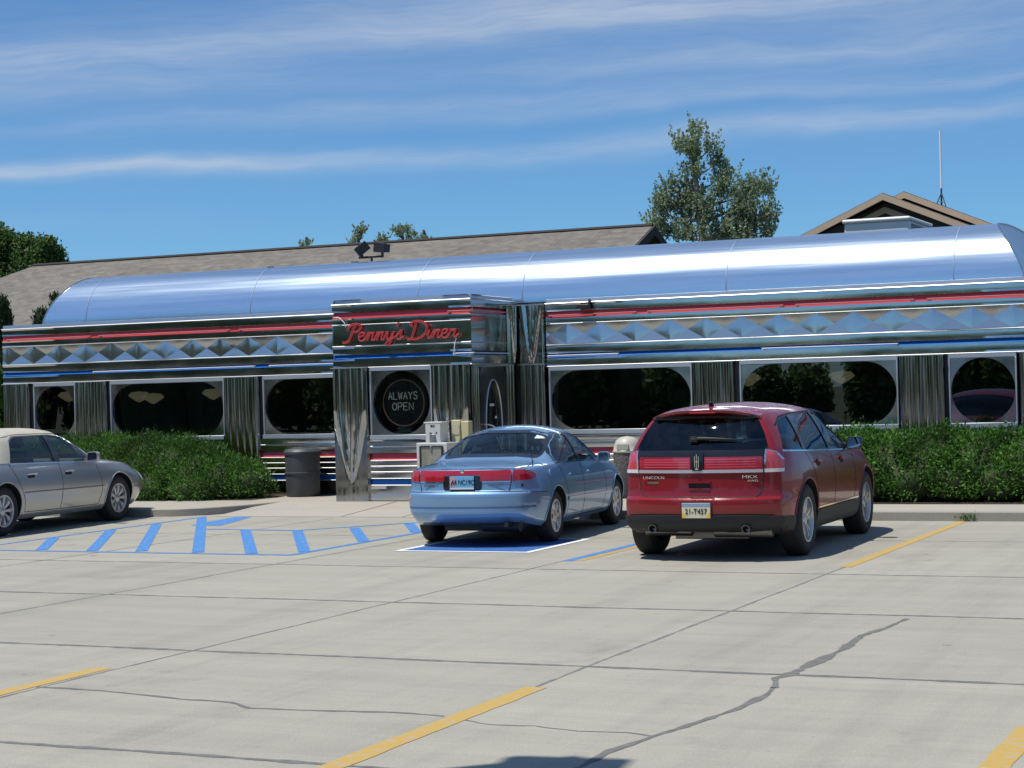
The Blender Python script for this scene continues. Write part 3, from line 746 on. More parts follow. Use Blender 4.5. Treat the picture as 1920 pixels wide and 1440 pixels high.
# ------------------------------------------------------------------ script sign over the entrance
def strokes_P():
    return {
     'P': [[(.02,.02),(.10,.05),(.17,.30),(.27,.72),(.33,.95)], [(.02,.62),(.05,.82),(.20,.98),(.42,1.0),(.56,.90),(.55,.70),(.42,.56),(.27,.54)], [(-.16,-.04),(-.02,-.06),(.12,.04)]],
     'e': [[(0,.22),(.12,.27),(.22,.36),(.22,.46),(.13,.50),(.04,.40),(.03,.18),(.10,.03),(.20,.04),(.32,.2)]],
     'n': [[(0,.2),(.07,.42),(.11,.48),(.12,.36),(.06,.02)], [(.09,.2),(.18,.42),(.26,.48),(.30,.40),(.26,.14),(.30,.03),(.40,.18)]],
     'y': [[(0,.2),(.07,.44),(.10,.46),(.09,.22),(.13,.06),(.20,.06),(.30,.28),(.36,.48)], [(.36,.48),(.30,.14),(.24,-.18),(.14,-.30),(.06,-.22),(.16,-.06),(.34,.12),(.42,.2)]],
     "'": [[(.10,.98),(.06,.74)]],
     's': [[(0,.18),(.12,.34),(.20,.52),(.23,.50),(.22,.34),(.24,.14),(.18,.03),(.08,.04)], [(.2,.06),(.34,.2)]],
     'D': [[(.16,.92),(.12,.60),(.06,.20),(.02,.03)], [(-.14,.10),(-.10,-.02),(.02,.03),(.22,.0),(.44,.12),(.60,.38),(.62,.68),(.48,.92),(.24,1.02),(.02,.98),(-.06,.84),(.04,.74)]],
     'i': [[(0,.2),(.08,.46),(.04,.14),(.08,.03),(.18,.18)], [(.12,.72),(.13,.76)]],
     'r': [[(0,.2),(.07,.48),(.10,.42),(.22,.46),(.20,.14),(.24,.03),(.36,.2)]],
    }
ST = strokes_P()
sign = thing('script_sign', "red script neon letters reading Penny's Diner on the steel panel over the entrance", 'sign', (-13.62, YV, 2.62))
SC = .275; sx = .86; x = -14.60; zb = 2.665
adv = {'P': .50, 'e': .32, 'n': .40, 'y': .42, "'": .02, 's': .36, 'D': .66, 'i': .18, 'r': .36}
WORDS = ["Penny's", "Diner"]
tot = sum(adv[c] for w_ in WORDS for c in w_) + .30
k = (-12.62 + 14.60)/tot/SC
for w_ in WORDS:
    for ch in w_:
        body, tb = MB(), MB()
        for st in ST[ch]:
            pts = catmull([(p[0], p[1]) for p in st], 6)
            big = ch in 'PD'
            path = [(x + (p[0]*k + .12*p[1])*SC, YV-.035, zb + p[1]*SC) for p in pts]
            hw = .0105 if not big else .008
            # channel letter: a ribbon with depth
            v = []; f = []
            for i, p in enumerate(path):
                a = Vector(path[min(i+1, len(path)-1)]) - Vector(path[max(i-1, 0)]); n_ = Vector((-a.z, 0, a.x)).normalized()*hw
                for yy in (p[1]-.012, p[1]+.030):
                    v += [(p[0]+n_.x, yy, p[2]+n_.z), (p[0]-n_.x, yy, p[2]-n_.z)]
            for i in range(len(path)-1):
                a = 4*i; b_ = a+4
                f += [(a, a+1, b_+1, b_), (a+2, b_+2, b_+3, a+3), (a, b_, b_+2, a+2), (a+1, a+3, b_+3, b_+1)]
            e = 4*(len(path)-1); f += [(0, 2, 3, 1), (e, e+1, e+3, e+2)]
            body.add(v, f)
            for o_ in ((-.007, .007) if not big else (-.012, .012)):
                tp = []
                for i, p in enumerate(path):
                    a = Vector(path[min(i+1, len(path)-1)]) - Vector(path[max(i-1, 0)]); n_ = Vector((-a.z, 0, a.x)).normalized()*o_
                    tp.append((p[0]+n_.x, p[1]-.020, p[2]+n_.z))
                tb.tube(tp, .0055, 6)
        lt = body.build('letter', M['letter_red'], sign); tb.build('neon_tube', M['tube_red'], lt)
        x += adv[ch]*k*SC
    x += .30*k*SC
for pts in ([(-14.84, YV-.02, 3.06), (-14.72, YV-.05, 3.05), (-14.62, YV-.04, 2.95), (-14.62, YV-.03, 2.9)], [(-12.66, YV-.02, 2.66), (-12.68, YV-.04, 2.55), (-12.69, YV-.04, 2.44)]):
    MB().tube(catmull(pts, 5), .008).build('lead_wire', M['tube_white'], sign)

# ------------------------------------------------------------------ round neon sign in the vestibule window
ao = thing('neon_sign', 'round unlit neon ring sign, tubes given faint glow, reading ALWAYS OPEN inside the entrance window', 'sign', (-13.67, YV+.10, 1.20))
acx, acz, aY = -13.67, 1.668, YV+.09
MB().tube([(acx+.365*math.cos(t), aY, acz+.365*math.sin(t)) for t in np.linspace(0, 2*math.pi, 48, endpoint=False)], .009, 6, close=True).build('neon_ring', mat('ring_glass', (.42, .22, .18), .2, emit=(1, .4, .3), estr=.02), ao)  # ring is unlit; a slight glow is put into its glass
LET = {'A': [[(0,0),(.5,1),(1,0)],[(.2,.38),(.8,.38)]], 'L': [[(0,1),(0,0),(.9,0)]], 'W': [[(0,1),(.28,0),(.5,.8),(.72,0),(1,1)]], 'Y': [[(0,1),(.5,.5),(1,1)],[(.5,.5),(.5,0)]],
       'S': [[(.95,.82),(.7,1),(.25,1),(.05,.8),(.2,.58),(.8,.45),(.95,.22),(.75,0),(.25,0),(.03,.18)]], 'O': [[(.5,1),(.1,.82),(0,.5),(.1,.18),(.5,0),(.9,.18),(1,.5),(.9,.82),(.5,1)]],
       'P': [[(0,0),(0,1),(.7,1),(.95,.8),(.95,.65),(.7,.48),(0,.48)]], 'E': [[(.9,1),(0,1),(0,0),(.9,0)],[(0,.5),(.75,.5)]], 'N': [[(0,0),(0,1),(1,0),(1,1)]]}
ltm = mat('letter_glass', (.72, .74, .72), .2, emit=(.9, 1, .95), estr=.10)  # faint glow put into the letters of the unlit sign
for word, z, w_, h_, x in (('ALWAYS', 1.725, .066, .115, acx-.265), ('OPEN', 1.555, .075, .115, acx-.195)):
    for ch in word:
        mb = MB()
        for st in LET[ch]: mb.tube([(x+p[0]*w_, aY-.01, z+p[1]*h_) for p in st], .0058, 6)
        mb.build('letter', ltm, ao); x += w_+.024
MB().box(acx-.12, acx+.12, aY, aY+.1, 1.20, 1.28).build('transformer_box', mat('transformer', (.03, .07, .065), .5), ao, bevel=.01)
bdk = MB(); bdk.lathe([(0.001, .04), (.40, .04), (.40, .055), (.001, .055)], (acx, aY, acz), 'y', 40); bdk.build('backing_disc', M['black'], ao)

# ------------------------------------------------------------------ pendant lamps seen through the panes
pend = []
for i, (x, y, z, lab) in enumerate(((-20.74, 28.62, 1.90, 'cream pendant lamp in the long left window, left one of the overlapping pair'),
        (-20.50, 28.72, 1.86, 'cream pendant lamp in the long left window, right one of the overlapping pair'),
        (-19.08, 28.6, 1.91, 'cream glass pendant lamp hanging alone at the right end of the long left window'),
        (-22.36, 28.6, 1.94, 'dim cream pendant lamp in the narrow window at the far left end of the diner'),
        (-7.33, 28.6, 1.90, 'cream glass pendant lamp in the right wing window above the red car roof'),
        (-8.86, 28.6, 1.90, 'cream pendant lamp at the left end of the window between the two right pilasters'))):
    if i == 0:
        r_ = thing('pendant_lamp', lab, 'lamp', (x, y, z), 0, 'pendant lamps hanging inside the diner windows'); r0 = r_
        MB().lathe([(.004, -.115), (.05, -.10), (.20, .0), (.205, .015), (.15, .075), (.05, .085), (.004, .09)], (x, y, z), 'z', 28).build('lamp_shade', M['shade'], r_, angle=50)
        MB().tube([(x, y, z+.085), (x, y, 2.62)], .007, 6).build('cord', M['black'], r_)
    else:
        r_ = r0.copy(); COL.objects.link(r_); r_.location = (x, y, z); r_['label'] = lab
        for ch in r0.children:
            c = ch.copy(); COL.objects.link(c); c.parent = r_

# ------------------------------------------------------------------ things on the roof
fl = thing('floodlight', 'pair of black floodlights on a crossbar standing on the barrel roof', 'floodlight', (-16.02, 29.2, 4.15))
MB().tube([(-16.02, 29.2, 4.10), (-16.02, 29.2, 4.28)], .022).build('post', M['black'], fl)
MB().box(-16.28, -15.78, 29.18, 29.22, 4.27, 4.31).build('crossbar', M['black'], fl, bevel=.005)
for sx_, rot, tilt in ((-16.22, R(35), R(-38)), (-15.80, R(-10), R(8))):
    mb = MB(); mb.box(-.11, .11, -.07, .09, -.075, .075); mb.box(-.125, .125, -.10, -.07, -.088, .088)
    for k in range(4): mb.box(-.09+.05*k, -.078+.05*k, .09, .115, -.06, .06)
    Mh = Matrix.Translation((sx_, 29.2, 4.445)) @ Matrix.Rotation(rot, 4, 'Z') @ Matrix.Rotation(tilt, 4, 'Y')
    hd = mb.xf(Mh).build('lamp_head', M['black'], fl, bevel=.008)
    MB().tube([(sx_, 29.2, 4.30), (sx_, 29.2, 4.40)], .025).build('yoke', M['black'], fl)
hv = thing('rooftop_unit', 'pale metal air conditioning unit on top of the diner roof', 'air conditioner', (-6.87, 30, 4.15))
MB().box(-7.40, -6.36, 29.3, 31.0, 4.1, 4.36).build('casing', mat('unit_paint', (.72, .73, .69), .5, var=.08, vscale=2), hv, bevel=.02)
MB().box(-7.43, -6.33, 29.26, 31.04, 4.36, 4.425).build('lid', mat('unit_lid', (.74, .75, .72), .45), hv, bevel=.03, seg=3)
MB().box(-6.362, -6.35, 29.5, 30.7, 4.16, 4.32).build('grille', M['black'], hv)
sp = thing('spotlight', 'small black spotlight clipped to the parapet right of the entrance', 'spotlight', (-11.14, 27.33, 3.2))
MB().box(-11.27, -11.05, 27.27, 27.36, 3.10, 3.165).build('lamp_head', M['black'], sp, bevel=.01)
MB().tube([(-11.08, 27.34, 3.16), (-11.07, 27.36, 3.24)], .022).build('bracket', M['black'], sp)
# ------------------------------------------------------------------ cars: one smooth lofted shell each, cut for windows and wheels
def pchip(tab):
    X = [t[0] for t in tab]; Y = [t[1] for t in tab]; n = len(X)
    h = [X[i+1]-X[i] for i in range(n-1)]; d = [(Y[i+1]-Y[i])/h[i] for i in range(n-1)]
    m = [d[0]] + [0 if d[i-1]*d[i] <= 0 else 3*(h[i-1]+h[i])/((2*h[i]+h[i-1])/d[i-1]+(h[i]+2*h[i-1])/d[i]) for i in range(1, n-1)] + [d[-1]]
    def f(x):
        if x <= X[0]: return Y[0]
        if x >= X[-1]: return Y[-1]
        i = max(k for k in range(n-1) if X[k] <= x); t = (x-X[i])/h[i]
        return Y[i]*(1+2*t)*(1-t)**2 + h[i]*m[i]*t*(1-t)**2 + Y[i+1]*t*t*(3-2*t) + h[i]*m[i+1]*t*t*(t-1)
    return f

class Car:
    NB, NS, NG, NC = 4, 26, 12, 12
    soft = (3, 4)
    def __init__(s, T, L, rear, front, planR, planF, rr=.07, rf=.10, soft=(3, 4)):
        s.soft = soft
        s.F = {k: pchip(v) for k, v in T.items()}; s.L = L; s.rear = pchip(rear); s.front = pchip(front)
        s.planR, s.planF, s.rr, s.rf = planR, planF, rr, rf
        s.v, s.f, s.n = s.loft(); s.bvh = BVHTree.FromPolygons([Vector(p) for p in s.v], s.f)
    def section(s, y, shrink=0.):
        g = {k: f(y) for k, f in s.F.items()}
        P = []
        zb, ws = g['zb'], g['ws']
        for i in range(s.NB): P.append((max(.001, (ws-.05)*i/(s.NB-1)) if i else 0., zb + .001*i))
        z0 = zb+.05
        for i in range(s.NS):
            z = z0 + (g['zt']-z0)*i/(s.NS-1)
            if z < g['zm']: t = (z-z0)/max(1e-6, g['zm']-z0); x = ws + (g['wm']-ws)*(1-(1-t)**2)
            else: t = (z-g['zm'])/max(1e-6, g['zt']-g['zm']); x = g['wm'] - (g['wm']-g['wb'])*t**1.8
            P.append((x, z))
        for i in range(1, s.NG+1):
            t = i/s.NG; P.append((g['wb']+(g['wr']-g['wb'])*t + .018*math.sin(math.pi*t)*min(1, (g['zr']-g['zt'])*4), g['zt']+(g['zr']-g['zt'])*t))
        for i in range(1, s.NC+1):
            t = i/s.NC; P.append((g['wr']*(1-t), g['zr']+(g['zc']-g['zr'])*(1-(1-t)**2)))
        P = np.array(P); ib = s.NB+s.NS-1; ir = ib+s.NG
        for c, rad, it in ((ib, 1, 1), (ir, *s.soft)):
            for _ in range(it):
                Q = P.copy()
                for k in range(max(1, c-rad), min(len(P)-1, c+rad+1)): Q[k] = P[k]*.5 + (P[k-1]+P[k+1])*.25
                P = Q
        if shrink:
            T = np.gradient(P, axis=0); Nn = np.stack([T[:, 1], -T[:, 0]], 1); Nn /= np.maximum(np.linalg.norm(Nn, axis=1, keepdims=True), 1e-6)
            P = P - Nn*shrink; P[:, 0] = np.maximum(P[:, 0], 0); P[0, 0] = P[-1, 0] = 0
        for k in range(1, len(P)): P[k, 1] = max(P[k, 1], P[k-1, 1]+.0005)
        return P
    def deform(s, x, y, z):
        W = s.F['wm'](s.L*.5)
        wr = max(0., 1 - y/(s.L*.16))**1.2; wf = max(0., 1-(s.L-y)/(s.L*.16))**1.2
        q = min(1.2, abs(x)/W)
        return y + wr*(s.rear(z)+s.planR*q**2.6) - wf*(s.front(z)+s.planF*q**2.6)
    def loft(s):
        L = s.L; st = []
        for k in range(5): a = math.pi/2*k/5; st.append((s.rr*(1-math.cos(a)), s.rr*(1-math.sin(a))))
        ys = list(np.arange(s.rr, L-s.rf, .035)); st += [(y, 0.) for y in ys]
        for k in range(6): a = math.pi/2*k/5; st.append((L-s.rf+s.rf*math.sin(a), s.rf*(1-math.cos(a))))
        rings = []; v = []; n = None
        for y, sh in st:
            P = s.section(y, sh); n = len(P)
            ring = []
            for x, z in P: ring.append(len(v)); v.append((x, s.deform(x, y, z), z))
            for x, z in P[-2:0:-1]: ring.append(len(v)); v.append((-x, s.deform(x, y, z), z))
            rings.append(ring)
        f = []; m = len(rings[0])
        for a, b in zip(rings[:-1], rings[1:]): f += [(a[k], a[(k+1) % m], b[(k+1) % m], b[k]) for k in range(m)]
        for ring, (y, sh), flip in ((rings[0], st[0], 0), (rings[-1], st[-1], 1)):
            c = 24; rows = []
            for i in range(1, n-1):
                A, B = Vector(v[ring[i]]), Vector(v[ring[m-i]]); row = [ring[i]]
                for k in range(1, c):
                    p = A.lerp(B, k/c); row.append(len(v)); v.append((p.x, s.deform(p.x, y, p.z), p.z))
                rows.append(row + [ring[m-i]])
            fs = []
            for a, b in zip(rows[:-1], rows[1:]): fs += [(a[k], b[k], b[k+1], a[k+1]) for k in range(c)]
            for k in range(c): fs += [(ring[0], rows[0][k], rows[0][k+1]), (ring[n-1], rows[-1][k+1], rows[-1][k])]
            f += [t[::-1] if flip else t for t in fs]
        return v, f, n
    # projection of 2D drawings on to the shell
    def hit(s, a, b, ax):
        o, d = {'x+': (Vector((3, a, b)), Vector((-1,0,0))), 'x-': (Vector((-3, a, b)), Vector((1,0,0))), 'y-': (Vector((a, -3, b)), Vector((0,1,0))),
                'y+': (Vector((a, 9, b)), Vector((0,-1,0))), 'z': (Vector((a, b, 5)), Vector((0,0,-1)))}[ax]
        h, nn, i, dist = s.bvh.ray_cast(o, d)
        if h is None:
            q = o + d*{'x': 2.2, 'y': 3.2, 'z': 3.6}[ax[0]]
            h, nn, i, dist = s.bvh.find_nearest(q)
        if nn.dot(d) > 0: nn = -nn
        return h, nn
    def patch(s, poly, ax, name, m, parent, off=.002, th=.004, sp=.05, angle=40):
        bm = bmesh.new(); vs = [bm.verts.new((p[0], p[1], 0)) for p in poly]; bm.faces.new(vs)
        xs = [p[0] for p in poly]; ys = [p[1] for p in poly]
        for lo, hi, nrm in ((min(xs), max(xs), (1, 0, 0)), (min(ys), max(ys), (0, 1, 0))):
            k = max(1, math.ceil((hi-lo)/sp))
            for i in range(1, k):
                c = lo+(hi-lo)*i/k
                bmesh.ops.bisect_plane(bm, geom=bm.verts[:]+bm.edges[:]+bm.faces[:], plane_co=(c, 0, 0) if nrm[0] else (0, c, 0), plane_no=nrm, dist=1e-6)
        bmesh.ops.triangulate(bm, faces=[f for f in bm.faces if len(f.verts) > 4])
        bm.verts.ensure_lookup_table(); bm.verts.index_update()
        top = []; bot = []
        for v_ in bm.verts:
            h, nn = s.hit(v_.co.x, v_.co.y, ax); top.append(h+nn*(off+th)); bot.append(h+nn*(off-.004))
        n = len(top); fs = [tuple(v_.index for v_ in f.verts) for f in bm.faces]
        side = [(e.verts[0].index, e.verts[1].index, e.verts[1].index+n, e.verts[0].index+n) for e in bm.edges if len(e.link_faces) == 1]
        bm.free()
        return MB().add(top+bot, fs+side).build(name, m, parent, local=True, angle=angle)
    def strip(s, pts, ax, wd, name, m, parent, off=.0008, th=.0012, step=.05, close=False):
        P = [Vector((p[0], p[1], 0)) for p in pts]; P = P + [P[0]] if close else P; Q = []
        for a, b in zip(P[:-1], P[1:]):
            k = max(1, int((b-a).length/step)); Q += [a.lerp(b, i/k) for i in range(k)]
        Q.append(P[-1]); v = []; n = len(Q)
        for i, q in enumerate(Q):
            d = (Q[min(i+1, n-1)]-Q[max(i-1, 0)]).normalized(); nr = Vector((-d.y, d.x, 0))*wd/2
            for u in (q+nr, q-nr):
                h, nn = s.hit(u.x, u.y, ax); v += [h+nn*(off+th), h+nn*(off-.003)]
        f = []
        for i in range(n-1):
            a, b = 4*i, 4*i+4; f += [(a, a+2, b+2, b), (a, b, b+1, a+1), (a+2, a+3, b+3, b+2)]
        return MB().add(v, f).build(name, m, parent, local=True, angle=50)
    def tube(s, pts, ax, r, name, m, parent, off=0., step=.05, close=False):
        P = [Vector((p[0], p[1], 0)) for p in pts]; P = P + [P[0]] if close else P; Q = []
        for a, b in zip(P[:-1], P[1:]):
            k = max(1, int((b-a).length/step)); Q += [a.lerp(b, i/k) for i in range(k)]
        if not close: Q.append(P[-1])
        pts3 = []
        for q in Q: h, nn = s.hit(q.x, q.y, ax); pts3.append(h+nn*off)
        return MB().tube(pts3, r, 8, close=close).build(name, m, parent, local=True, angle=60)
    def body(s, m, parent, cuts, name='body', cav=None):
        """shell minus cutters; each cutter is (MB, material)"""
        me = bpy.data.meshes.new(name); me.from_pydata(s.v, [], s.f)
        bm = bmesh.new(); bm.from_mesh(me); bmesh.ops.remove_doubles(bm, verts=bm.verts, dist=2e-5); bmesh.ops.recalc_face_normals(bm, faces=bm.faces); bm.to_mesh(me); bm.free()
        me.materials.append(m); o = bpy.data.objects.new(name, me); COL.objects.link(o); tmp = []
        for mb, cm in cuts:
            c = mb.build('cutter', cm, None); c.location = (0, 0, 0); tmp.append(c)
            b = o.modifiers.new('cut', 'BOOLEAN'); b.operation = 'DIFFERENCE'; b.solver = 'EXACT'; b.object = c; b.material_mode = 'TRANSFER'; b.use_self = False
        dg = bpy.context.evaluated_depsgraph_get(); dg.update()
        me2 = bpy.data.meshes.new_from_object(o.evaluated_get(dg)); o.modifiers.clear(); o.data = me2; me2.name = name
        me2.polygons.foreach_set('use_smooth', [True]*len(me2.polygons)); me2.set_sharp_from_angle(angle=R(32)); me2.update()
        for c in tmp: bpy.data.objects.remove(c)
        o.parent = parent
        return o
    def cavity(s, y0, y1, zf, inset=.055, top=.05):
        """closed inner loft for the cabin"""
        mb = MB(); rings = []; 
        for y in np.linspace(y0, y1, 40):
            g = {k: f(y) for k, f in s.F.items()}
            zt, zr, zc = g['zt'], g['zr']-top, g['zc']-top*1.1
            P = [(g['wm']-.10, zf), (g['wm']-.09, min(zt-.05, zr-.03)), (g['wb']-inset, min(zt, zr-.02)), (g['wr']-inset, max(zr, zf+.1))]
            for i in range(1, 5): t = i/4; P.append(((g['wr']-inset)*(1-t), max(zr, zf+.1)+max(.001, zc-zr)*(1-(1-t)**2)))
            ring = [(x, s.deform(x, y, z), z) for x, z in P] + [(-x, s.deform(x, y, z), z) for x, z in P[-2::-1]]
            rings.append(ring)
        k = len(rings[0]); v = [p for r_ in rings for p in r_]
        f = [(i*k+j, i*k+(j+1) % k, (i+1)*k+(j+1) % k, (i+1)*k+j) for i in range(len(rings)-1) for j in range(k)] + [tuple(range(k-1, -1, -1)), tuple((len(rings)-1)*k+j for j in range(k))]
        return mb.add(v, f)

M['rubber'] = mat('tyre_rubber', (.022, .022, .023), .75, bump=.001, bscale=60)
M['well'] = mat('wheel_well', (.012, .012, .012), .9)
M['trim_black'] = mat('gloss_black_trim', (.012, .012, .014), .16, coat=.5)
M['seal'] = mat('window_rubber', (.015, .015, .016), .55)
M['gap'] = mat('panel_gap', (.015, .015, .016), .8)
M['chrome'] = mat('chrome', (.80, .81, .82), .09, 1.)
M['rim'] = mat('alloy_rim', (.50, .51, .52), .28, .85, var=.06, vscale=9)
M['rim_dark'] = mat('rim_recess', (.05, .05, .052), .6, .4)
M['exhaust'] = mat('exhaust_steel', (.20, .19, .18), .35, 1.)
M['cladding'] = mat('grey_cladding', (.022, .022, .025), .6)
M['car_glass'] = glass_mat('car_glass', (.50, .60, .56), 1., .06)
M['tint_glass'] = glass_mat('tinted_glass', (.15, .17, .18), 1.0, .045)
M['white_text'] = mat('plate_ink', (.01, .01, .015), .6)
M['mirror'] = mat('mirror_glass', (.45, .46, .46), .03, 1.)
M['cabin'] = mat('cabin_trim', (.16, .16, .155), .8, var=.2, vscale=4)
M['seat'] = mat('seat_cloth', (.20, .20, .19), .85, var=.15, vscale=6)
def car_paint(name, col, metal, rough=.32, coat=1.):
    return mat(name, col, rough, metal, coat=coat, coat_rough=.03, var=.03, vscale=2)

def make_wheel(parent, x, y, r, wid, rimr, style, side):
    """wheel empty > tyre, rim"""
    wh = empty('wheel', (x, y, r), 0, parent); sg = 1 if side > 0 else -1
    h = wid/2; t = MB()
    prof = [(rimr-.01, -h*.86), (rimr+.005, -h*.95), ((r+rimr)/2, -h*1.04), (r-.035, -h*.98), (r-.008, -h*.80), (r, -h*.6), (r, h*.6), (r-.008, h*.80), (r-.035, h*.98), ((r+rimr)/2, h*1.04), (rimr+.005, h*.95), (rimr-.01, h*.86)]
    t.lathe(prof, (0,0,0), 'x', 56); ty = t.build('tyre', M['rubber'], wh, local=True, angle=40)
    o = MB(); X = lambda q: sg*q
    o.lathe([(rimr-.002, X(h*.88)), (rimr-.004, X(h*.94)), (rimr-.022, X(h*.93)), (rimr-.03, X(h*.80)), (rimr-.034, X(0)), (rimr-.03, X(-h*.8))], (0,0,0), 'x', 56)
    face = h*.80
    def spoke(a, r0, r1, w0, w1, d0, d1, th=.03):
        c, s_ = math.cos(a), math.sin(a); v = []
        for rr_, ww, dd in ((r0, w0, d0), ((r0+r1)/2, (w0+w1)*.46, (d0+d1)/2+.006), (r1, w1, d1)):
            for q, e in ((-ww/2, -th), (-ww*.34, 0), (ww*.34, 0), (ww/2, -th)):
                v.append((X(dd+e), rr_*c - q*s_, rr_*s_ + q*c))
        f = [(k*4+j, k*4+j+1, (k+1)*4+j+1, (k+1)*4+j) for k in range(2) for j in range(3)]
        o.add(v, f)
    if style == 'split10':
        for k in range(5):
            for da in (-.2, .2): spoke(2*math.pi*k/5+.3+da, .045, rimr-.02, .055, .062, face*.80, face*.98)
    elif style == 'nine':
        for k in range(9): spoke(2*math.pi*k/9, .05, rimr-.02, .045, .085, face*.85, face)
    else:
        for k in range(7): spoke(2*math.pi*k/7, .05, rimr-.018, .07, .098, face*.92, face)
        o.lathe([(rimr*.80, X(face*.97)), (rimr-.012, X(face*1.02))], (0,0,0), 'x', 48)
        o.lathe([(.03, X(face*.98)), (rimr*.42, X(face*.95))], (0,0,0), 'x', 48)
    o.lathe([(.001, X(face*.98)), (.035, X(face*.97)), (.062, X(face*.86)), (.07, X(face*.70))], (0,0,0), 'x', 24)
    for k in range(5):
        a = 2*math.pi*k/5; o.lathe([(.001, X(face*.93)), (.010, X(face*.93)), (.011, X(face*.80))], (0, .055*math.cos(a), .055*math.sin(a)), 'x', 8)
    o.build('rim', M['rim'], wh, local=True, angle=35)
    MB().lathe([(.001, X(h*.25)), (rimr-.03, X(h*.25)), (rimr-.03, X(-h*.4))], (0,0,0), 'x', 32).build('brake_disc', M['rim_dark'], wh, local=True)
    return wh

def make_seat(parent, x, y, z, w_=.50, back=.62, m=None, head=True):
    m = m or M['seat']; s_ = empty('seat', (x, y, z), 0, parent)
    MB().box(-w_/2, w_/2, -.02, .50, -.16, .02).build('cushion', m, s_, local=True, bevel=.05, seg=3)
    b = MB(); b.box(-w_/2+.02, w_/2-.02, -.08, .06, 0, back); b.xf(Matrix.Rotation(R(16), 4, 'X')); b.build('backrest', m, s_, local=True, bevel=.05, seg=3)
    if head:
        hd = MB(); hd.box(-.13, .13, -.05, .04, back+.05, back+.24); hd.xf(Matrix.Rotation(R(14), 4, 'X')); hd.build('headrest', m, s_, local=True, bevel=.045, seg=3)
    return s_

def cyl_x(y, z, r, x0, x1, n=40):
    mb = MB(); mb.prism([(y+r*math.cos(2*math.pi*k/n), z+r*math.sin(2*math.pi*k/n)) for k in range(n)], 'x', x0, x1); return mb

def mirror_obj(parent, x, y, z, m, sc=1., shell='door_mirror'):
    """door mirror on the +x side when x>0"""
    sg = 1 if x > 0 else -1
    mb = MB()
    pts = rpoly([(0, -.075), (.20, -.085), (.215, .03), (.19, .075), (.02, .07)], .03)
    rings = []
    for yy, k in ((-.05, .92), (-.04, 1.), (0., 1.), (.05, .92), (.085, .66), (.10, .3)):
        rings.append([(sg*(.11+(p[0]-.11)*k)*sc, yy*sc, (p[1])*k*sc) for p in pts])
    n = len(pts); v = [p for r_ in rings for p in r_]
    mb.add(v, [(i*n+j, i*n+(j+1) % n, (i+1)*n+(j+1) % n, (i+1)*n+j) for i in range(len(rings)-1) for j in range(n)] + [tuple(range(n)), tuple((len(rings)-1)*n+j for j in range(n))])
    mb.box(min(-sg*.06, sg*.05), max(-sg*.06, sg*.05), -.02, .05, -.06, -.02)
    mo = mb.xf(Matrix.Translation((x, y, z))).build(shell, m, parent, local=True, angle=40)
    g_ = MB(); q = [(sg*(.11+(p[0]-.11)*.84)*sc, -.0515*sc, p[1]*.84*sc) for p in pts]; g_.add(q, [tuple(range(n))]); g_.xf(Matrix.Translation((x, y, z))).build('mirror_glass', M['mirror'], mo, local=True)
    return mo

RY = Matrix.Rotation(R(90), 4, 'X')          # text plane x-y turned to face -y

# ================================================================== red SUV
suv = thing('parked_suv', 'dark red sport utility vehicle with full width tail lamp band, right of the blue sedan', 'car', (-6.175+.95*.0227, 18.92-.95, 0), R(1.3), None, 1.0)
T = dict(
 zb=[(0,.34),(.35,.27),(.9,.24),(3.8,.24),(4.4,.24),(4.74,.30)],
 ws=[(0,.84),(.5,.88),(1,.89),(3.8,.89),(4.4,.86),(4.74,.72)],
 zm=[(0,.78),(4.74,.66)],
 wm=[(0,.83),(.35,.90),(1,.945),(3.8,.945),(4.3,.92),(4.6,.85),(4.74,.77)],
 zt=[(0,1.17),(.6,1.14),(1.5,1.09),(3,1.04),(3.7,1.01),(4.2,.92),(4.55,.82),(4.74,.72)],
 wb=[(0,.76),(.5,.85),(1.5,.885),(3.2,.885),(3.8,.87),(4.3,.80),(4.6,.70),(4.74,.62)],
 wr=[(0,.555),(.5,.60),(1.4,.635),(2.2,.635),(2.6,.63),(3.0,.69),(3.5,.76),(3.9,.78),(4.3,.70),(4.6,.6),(4.74,.52)],
 zr=[(0,1.505),(.5,1.52),(1.2,1.545),(1.8,1.55),(2.4,1.505),(2.8,1.365),(3.15,1.17),(3.45,1.045),(3.9,1.01),(4.3,.94),(4.6,.83),(4.74,.73)],
 zc=[(0,1.58),(.5,1.595),(1.2,1.615),(1.8,1.62),(2.4,1.575),(2.8,1.44),(3.15,1.245),(3.45,1.125),(3.9,1.08),(4.3,1.01),(4.6,.90),(4.74,.78)])
rear = [(.25,.14),(.34,.05),(.45,.015),(.55,0),(.635,.0),(.655,.045),(.72,.065),(.92,.075),(1.09,.085),(1.13,.105),(1.36,.26),(1.50,.38),(1.62,.48)]
sv = Car(T, 4.74, rear, [(.2,.12),(.4,.0),(.6,.0),(.8,.08),(1.0,.2)], .26, .30, .05, .10)
red = car_paint('red_pearl_paint', (.22, .007, .012), .12, .32, .65)
side = {'rear_quarter': rpoly([(.40,1.135),(.90,1.11),(.98,1.115),(1.08,1.465),(.80,1.45),(.58,1.38)], [.05,.02,.03,.03,.05,.08]),
        'rear_door': rpoly([(1.07,1.105),(2.10,1.075),(2.06,1.485),(1.18,1.475)], [.03,.03,.03,.05]),
        'front_door': rpoly([(2.18,1.072),(3.06,1.05),(2.80,1.26),(2.46,1.44),(2.14,1.485)], [.03,.04,.10,.05,.03])}
backlight = rpoly([(-.72,1.135),(.72,1.135),(.645,1.32),(.555,1.47),(-.555,1.47),(-.645,1.32)], .04)
ws_poly = rpoly([(-.70,3.36),(.70,3.36),(.59,2.60),(-.59,2.60)], .06)
cuts = [(sv.cavity(.45, 3.1, .52), M['cabin'])]
